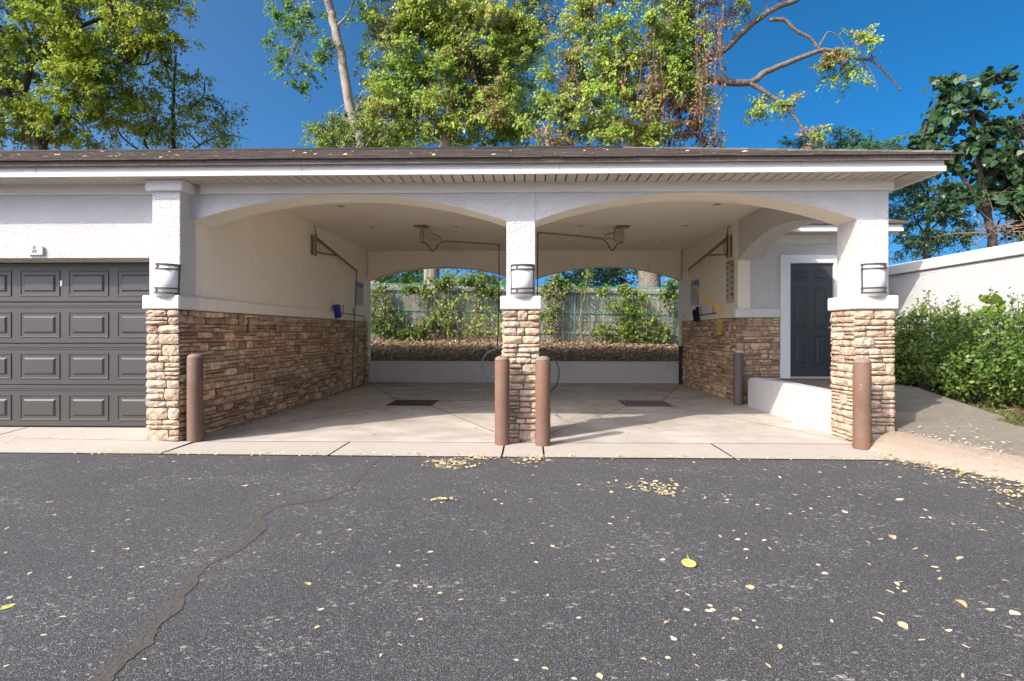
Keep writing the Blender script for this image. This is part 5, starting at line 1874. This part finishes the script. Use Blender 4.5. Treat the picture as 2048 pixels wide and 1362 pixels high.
# signs
def wall_sign(name, X, y0, y1, z0, z1, lb, kind):
    s = 1 if X < 0 else -1
    t = thing(name, (X, (y0 + y1) / 2, z0), lb, 'sign')
    bx = lambda a, b_, ya, yb_, za, zb_: (min(X + s * a, X + s * b_), max(X + s * a, X + s * b_), ya, yb_, za, zb_)
    MB().bbox(*bx(.002, .010, y0, y1, z0, z1), .001).build('panel', M['sign'], t)
    if kind == 'text':
        MB().box(*bx(.0105, .0115, y0 + .02, y1 - .02, z1 - .13, z1 - .03)).build('header', M['sign_blue'], t)
        rr = random.Random(5)
        k, z = 0, z1 - .17
        while z > z0 + .09:
            e = (y1 - y0) * rr.choice((.05, .08, .25, .1))
            a, b_ = (y0 + .03, y1 - .03 - e)
            if s < 0:
                a, b_ = y0 + .03 + e, y1 - .03
            MB().box(*bx(.0105, .0112, a, b_, z - .006, z)).build('text_line', M['sign_text'], t)
            z -= .021 if k % 4 else .034
            k += 1
        MB().box(*bx(.0105, .0112, y0 + .05, y0 + .13, z0 + .03, z0 + .065)).build('emblem', M['sign_blue'], t)
    else:
        cols = ['red', 'green', 'orange', 'sky', 'orange', 'red']
        hh = (z1 - z0 - .16) / 6
        MB().box(*bx(.0105, .0115, y0 + .03, y1 - .03, z1 - .06, z1 - .03)).build('header', M['sign_text'], t)
        for k, c_ in enumerate(cols):
            zt = z1 - .085 - k * hh
            xo = X + s * .0112
            a, b_ = y0 + .025, y0 + (y1 - y0) * .52
            MB().add([(xo, a, zt), (xo, a, zt - hh * .82), (xo, b_, zt), (xo - s * .0008, a, zt), (xo - s * .0008, a, zt - hh * .82), (xo - s * .0008, b_, zt)], [(0, 1, 2), (5, 4, 3), (0, 2, 5, 3), (0, 3, 4, 1), (1, 4, 5, 2)]).build('flag_mark', M['flag_' + c_], t)
            cc = (y0 + (y1 - y0) * .78, zt - hh * .5)
            MB().add([(xo, cc[0] + .035 * math.cos(q * math.pi / 4), cc[1] + .03 * math.sin(q * math.pi / 4)) for q in range(8)], [tuple(range(8))]).build('dot_mark', M['sign_text'], t)


pA, pB = onX(710, 568, XL), onX(726, 612, XL)
wall_sign('instruction_sign', XL, pA.y - .02, pB.y, 1.85, 2.41, 'pale instruction sign with blue header on the wall behind the hanging grey hose', 'text')
pA, pB = onX(1382, 565, XR), onX(1399, 612, XR)
wall_sign('instruction_sign', XR, pB.y, pA.y, 1.83, 2.40, 'pale instruction sign with blue header behind the yellow coil hose', 'text')
pA, pB = onX(1453, 530, XR), onX(1469, 600, XR)
wall_sign('selector_sign', XR, pB.y, pA.y, 1.77, 2.56, 'narrow sign with a column of coloured triangles on the wash bay wall', 'flags')


# ------------------------------------------------------------------ fallen leaves
def fallen_mesh(kind):
    b = MB()
    nn = 9
    L0 = 1.0
    W0 = .30 if kind % 3 else .42
    if kind % 4 == 3:
        W0 = .18
    cu, tw = random.uniform(-.25, .35), random.uniform(-.15, .15)
    vs = []
    for i in range(6):
        u = i / 5
        hw = W0 * math.sin(math.pi * min(1, u * .94 + .03)) ** .8 * random.uniform(.85, 1.1)
        zc = cu * (u - .5) ** 2 * 1.6
        vs += [(u - .5, -hw, .10 * abs(hw) + zc + tw * hw + random.uniform(0, .05)), (u - .5, 0, zc), (u - .5, hw, .10 * abs(hw) + zc - tw * hw + random.uniform(0, .05))]
    fs = []
    for i in range(5):
        fs += [(3 * i, 3 * i + 3, 3 * i + 4, 3 * i + 1), (3 * i + 1, 3 * i + 4, 3 * i + 5, 3 * i + 2)]
    b.add(vs, fs)
    me = bpy.data.meshes.new('fallen_leaf')
    zmin = min(v[2] for v in vs)
    me.from_pydata([(x, y, z - zmin) for x, y, z in vs], [], fs)
    me.materials.append(M['fallen'])
    return me


FM = [fallen_mesh(k) for k in range(12)]
LB = 'dry tan fallen leaf lying on the dark asphalt'
used = []


def put_leaf(p, size, z=-.0095, label=LB, group='fallen leaves scattered on the asphalt', me=None):
    o = bpy.data.objects.new('fallen_leaf', me or random.choice(FM))
    COL.objects.link(o)
    o.location = (p.x, p.y, z + .001)
    o.rotation_euler = (random.uniform(-.15, .15), random.uniform(-.15, .15), random.uniform(0, 6.28))
    o.scale = (size, size * random.uniform(.75, 1.1), size)
    tag(o, label, 'leaf', group)


SPOTS = [(98, 1005, 15), (255, 1040, 10), (325, 1000, 14), (420, 1040, 8), (490, 972, 18), (250, 1098, 9), (185, 1104, 8), (15, 1057, 12), (20, 1196, 14), (110, 1030, 9), (700, 1060, 12), (665, 1105, 12), (780, 1078, 13), (850, 1120, 16), (780, 1105, 12),
         (830, 1173, 10), (860, 1175, 9), (880, 1187, 12), (922, 1200, 16), (1095, 1192, 9), (840, 1240, 8), (800, 1290, 9), (1090, 1338, 16), (1195, 1122, 22), (1325, 1120, 18), (1345, 1106, 10), (1105, 1093, 10), (1158, 970, 14), (870, 1000, 18), (890, 1003, 20), (990, 1000, 12), (1003, 1008, 12), (968, 986, 10), (1220, 1048, 14), (1225, 1035, 10), (1255, 1036, 13), (1315, 1065, 12),
         (1225, 1095, 16), (1280, 1142, 8), (1375, 1190, 14), (1500, 1175, 26), (1440, 1073, 18), (1475, 1080, 16), (1540, 1098, 12), (1553, 1085, 16), (1580, 1028, 14), (1610, 1037, 16), (1690, 1025, 18), (1800, 1000, 24), (1785, 1075, 26), (1830, 1099, 30), (1907, 1049, 14), (1920, 1117, 24), (1650, 1148, 18), (1780, 1184, 20), (1810, 1184, 14), (1755, 1240, 26), (1805, 1252, 30), (1897, 1262, 14), (1922, 1208, 34), (1980, 1221, 20),
         (1560, 1294, 22), (1536, 1332, 14), (2010, 1350, 26), (1420, 1212, 18), (1880, 1158, 22), (1870, 1135, 18), (1410, 996, 18), (1450, 993, 14), (1455, 1000, 12), (1515, 1010, 14), (1590, 990, 12), (1660, 995, 16), (1720, 990, 14), (1760, 1010, 12), (1850, 1020, 16), (1845, 1036, 16), (1860, 1036, 12), (1965, 1062, 18), (2030, 1228, 24), (1850, 968, 18), (1800, 955, 16), (1690, 935, 18), (1640, 945, 14), (1560, 955, 14), (1530, 940, 12), (1460, 990, 10)]
for (x, y, s) in SPOTS:
    p = onZ(x, y, -.01)
    put_leaf(p, max(.028, s * .64 * (p - CAM).length / F_PX))
for k in range(120):
    x, y = random.uniform(0, 2048), 922 + 440 * random.random() ** 1.7
    if random.random() < .45:
        x = random.uniform(1300, 2048)
    p = onZ(x, y, -.01)
    if p.y > edge_y(min(p.x, 3.4)) - .04 or p.x > 3.5 and p.y > -1.1 - (p.x - 3.7) * 1.6:
        continue
    put_leaf(p, random.uniform(.016, .036))
p = onZ(1376, 1130, -.01)
big = MB()
pr = [(0, -.02), (.22, -.05), (.42, .12), (.45, .38), (.32, .68), (.12, .88), (0, 1.0), (-.12, .88), (-.32, .68), (-.45, .38), (-.42, .12), (-.22, -.05)]
big.add([(a * .085 + p.x, b_ * .085 + p.y - .04, -.004 + .018 * abs(a) + .012 * b_) for a, b_ in pr], [tuple(range(12))])
big.tube([(p.x, p.y - .038, -.003), (p.x + .01, p.y + .01, .004), (p.x + .018, p.y + .075, .012)], .0022, 5)
tag(big.build('fallen_leaf', M['fallen_lime']), 'large heart-shaped lime yellow leaf lying alone on the asphalt', 'leaf')
for (x, y, s) in ((255, 1098, 10), (617, 1168, 13), (14, 1215, 20)):
    p = onZ(x, y, -.01)
    o = bpy.data.objects.new('fallen_leaf', FM[4].copy())
    o.data.materials.clear()
    o.data.materials.append(M['fallen_lime'])
    COL.objects.link(o)
    o.location = (p.x, p.y, -.009)
    o.rotation_euler = (0, 0, random.uniform(0, 6))
    sc = s * (p - CAM).length / F_PX
    o.scale = (sc, sc, sc)
    tag(o, 'small green-yellow fallen leaf lying on the asphalt', 'leaf', 'green leaves on the asphalt')


# leaf drifts
def drift(px_list, n, lb, size=.034, spread=(20, 5), z=-.004):
    pts = []
    for k in range(n):
        cx_, cy_, sx_, sy_ = random.choice(px_list)
        x, y = random.gauss(cx_, sx_), random.gauss(cy_, sy_)
        p = onZ(x, y, z)
        pts.append((p.x, p.y, z + .004 + random.random() * .022 * math.exp(-((x - cx_) / sx_) ** 2 - ((y - cy_) / sy_) ** 2)))
    V, Fc = leaf_cloud(np.array(pts), size, 'diamond', .75, 0, .35, face=(0, 0, 1))
    V[:, 2] = np.maximum(V[:, 2], z + .002)
    tag(npmesh('leaf_drift', V, Fc, M['fallen'], kind='stuff'), lb, 'leaf litter', None, 'stuff')


drift([(900, 928, 24, 4)], 170, 'drift of tan leaves on asphalt before the bay with the blue brush')
drift([(1062, 919, 24, 4.5), (960, 916, 20, 2)], 200, 'drift of tan leaves on asphalt before the middle pillar bollards')
drift([(1300, 970, 28, 6), (1325, 982, 22, 7)], 120, 'thin scatter of tan leaves on asphalt before the yellow hose bay')
drift([(880, 1000, 14, 2)], 24, 'small clump of tan leaves on the open asphalt')
drift([(1930, 945, 40, 7), (1990, 960, 40, 9), (2030, 985, 30, 8), (1870, 935, 30, 4), (2080, 1010, 50, 12)], 420, 'long drift of tan leaves on asphalt along the aggregate kerb')
drift([(200 + i * 105, 905 + i * .9, 40, 1.6) for i in range(16)], 420, 'line of tan leaves caught along the apron edge', .032)
drift([(1900, 860, 60, 14), (1980, 885, 50, 12)], 90, 'dry leaves strewn on the grey concrete path', .04, z=.16)
drift([(60, 880, 80, 6), (200, 872, 80, 5)], 80, 'scattered dry leaves on the apron before the garage door', .03, z=.03)
drift([(1770, 912, 26, 5), (1830, 925, 25, 3)], 120, 'dry leaves gathered at the foot of the bollard by the kerb', .035)
# leaves inside the bays
pts = [(random.gauss(-3.5, .35), 6.9 - abs(random.gauss(0, .12)), .012) for _ in range(260)] + [(XL + .08 + abs(random.gauss(0, .07)), random.uniform(.6, 6.9), .01) for _ in range(260)] + [(random.uniform(-3.4, 0), 6.95 - abs(random.gauss(0, .05)), .008) for _ in range(90)]
V, Fc = leaf_cloud(np.array(pts), .05, 'diamond', .75, 0, .35, face=(0, 0, 1))
V[:, 2] = np.maximum(V[:, 2], .002)
tag(npmesh('leaf_drift', V, Fc, M['litter'], kind='stuff'), 'brown leaves blown along the foot of the long stone bay wall', 'leaf litter', None, 'stuff')
pts = [(-1.65 + random.random() * 1.3, 3.75 + random.gauss(0, .14), -.015) for _ in range(150)] + [(XR - .1 - abs(random.gauss(0, .12)), random.uniform(3.0, 6.9), .01) for _ in range(110)] + [(random.uniform(-3.6, 3.4), random.uniform(.2, 6.5), .0) for _ in range(110)]
V, Fc = leaf_cloud(np.array(pts), .04, 'diamond', .75, 0, .4, face=(0, 0, 1))
V[:, 2] = np.maximum(V[:, 2], -.018)
tag(npmesh('leaf_drift', V, Fc, M['litter'], kind='stuff'), 'loose brown leaves scattered over the wash bay floors', 'leaf litter', None, 'stuff')
pts = []
for k in range(130):
    x, y = random.uniform(-9, 4.0), EY0 + .05 + random.random() ** 1.3 * 3.2
    if x > EX1 - (EX1 - RIDX) * (y - EY0) / (RIDY - EY0) - .1:
        continue
    pts.append((x, y, EZ + (y - EY0) * slope + .024))
V, Fc = leaf_cloud(np.array(pts), .06, 'diamond', .8, 0, .4, face=(0, -.35, 1))
tag(npmesh('leaf_litter', V, Fc, M['fallen'], kind='stuff'), 'dry leaves scattered over the roof shingles', 'leaf litter', None, 'stuff')
print('objects', len(bpy.data.objects), 'tris', sum(len(o.data.polygons) for o in bpy.data.objects if o.type == 'MESH'))
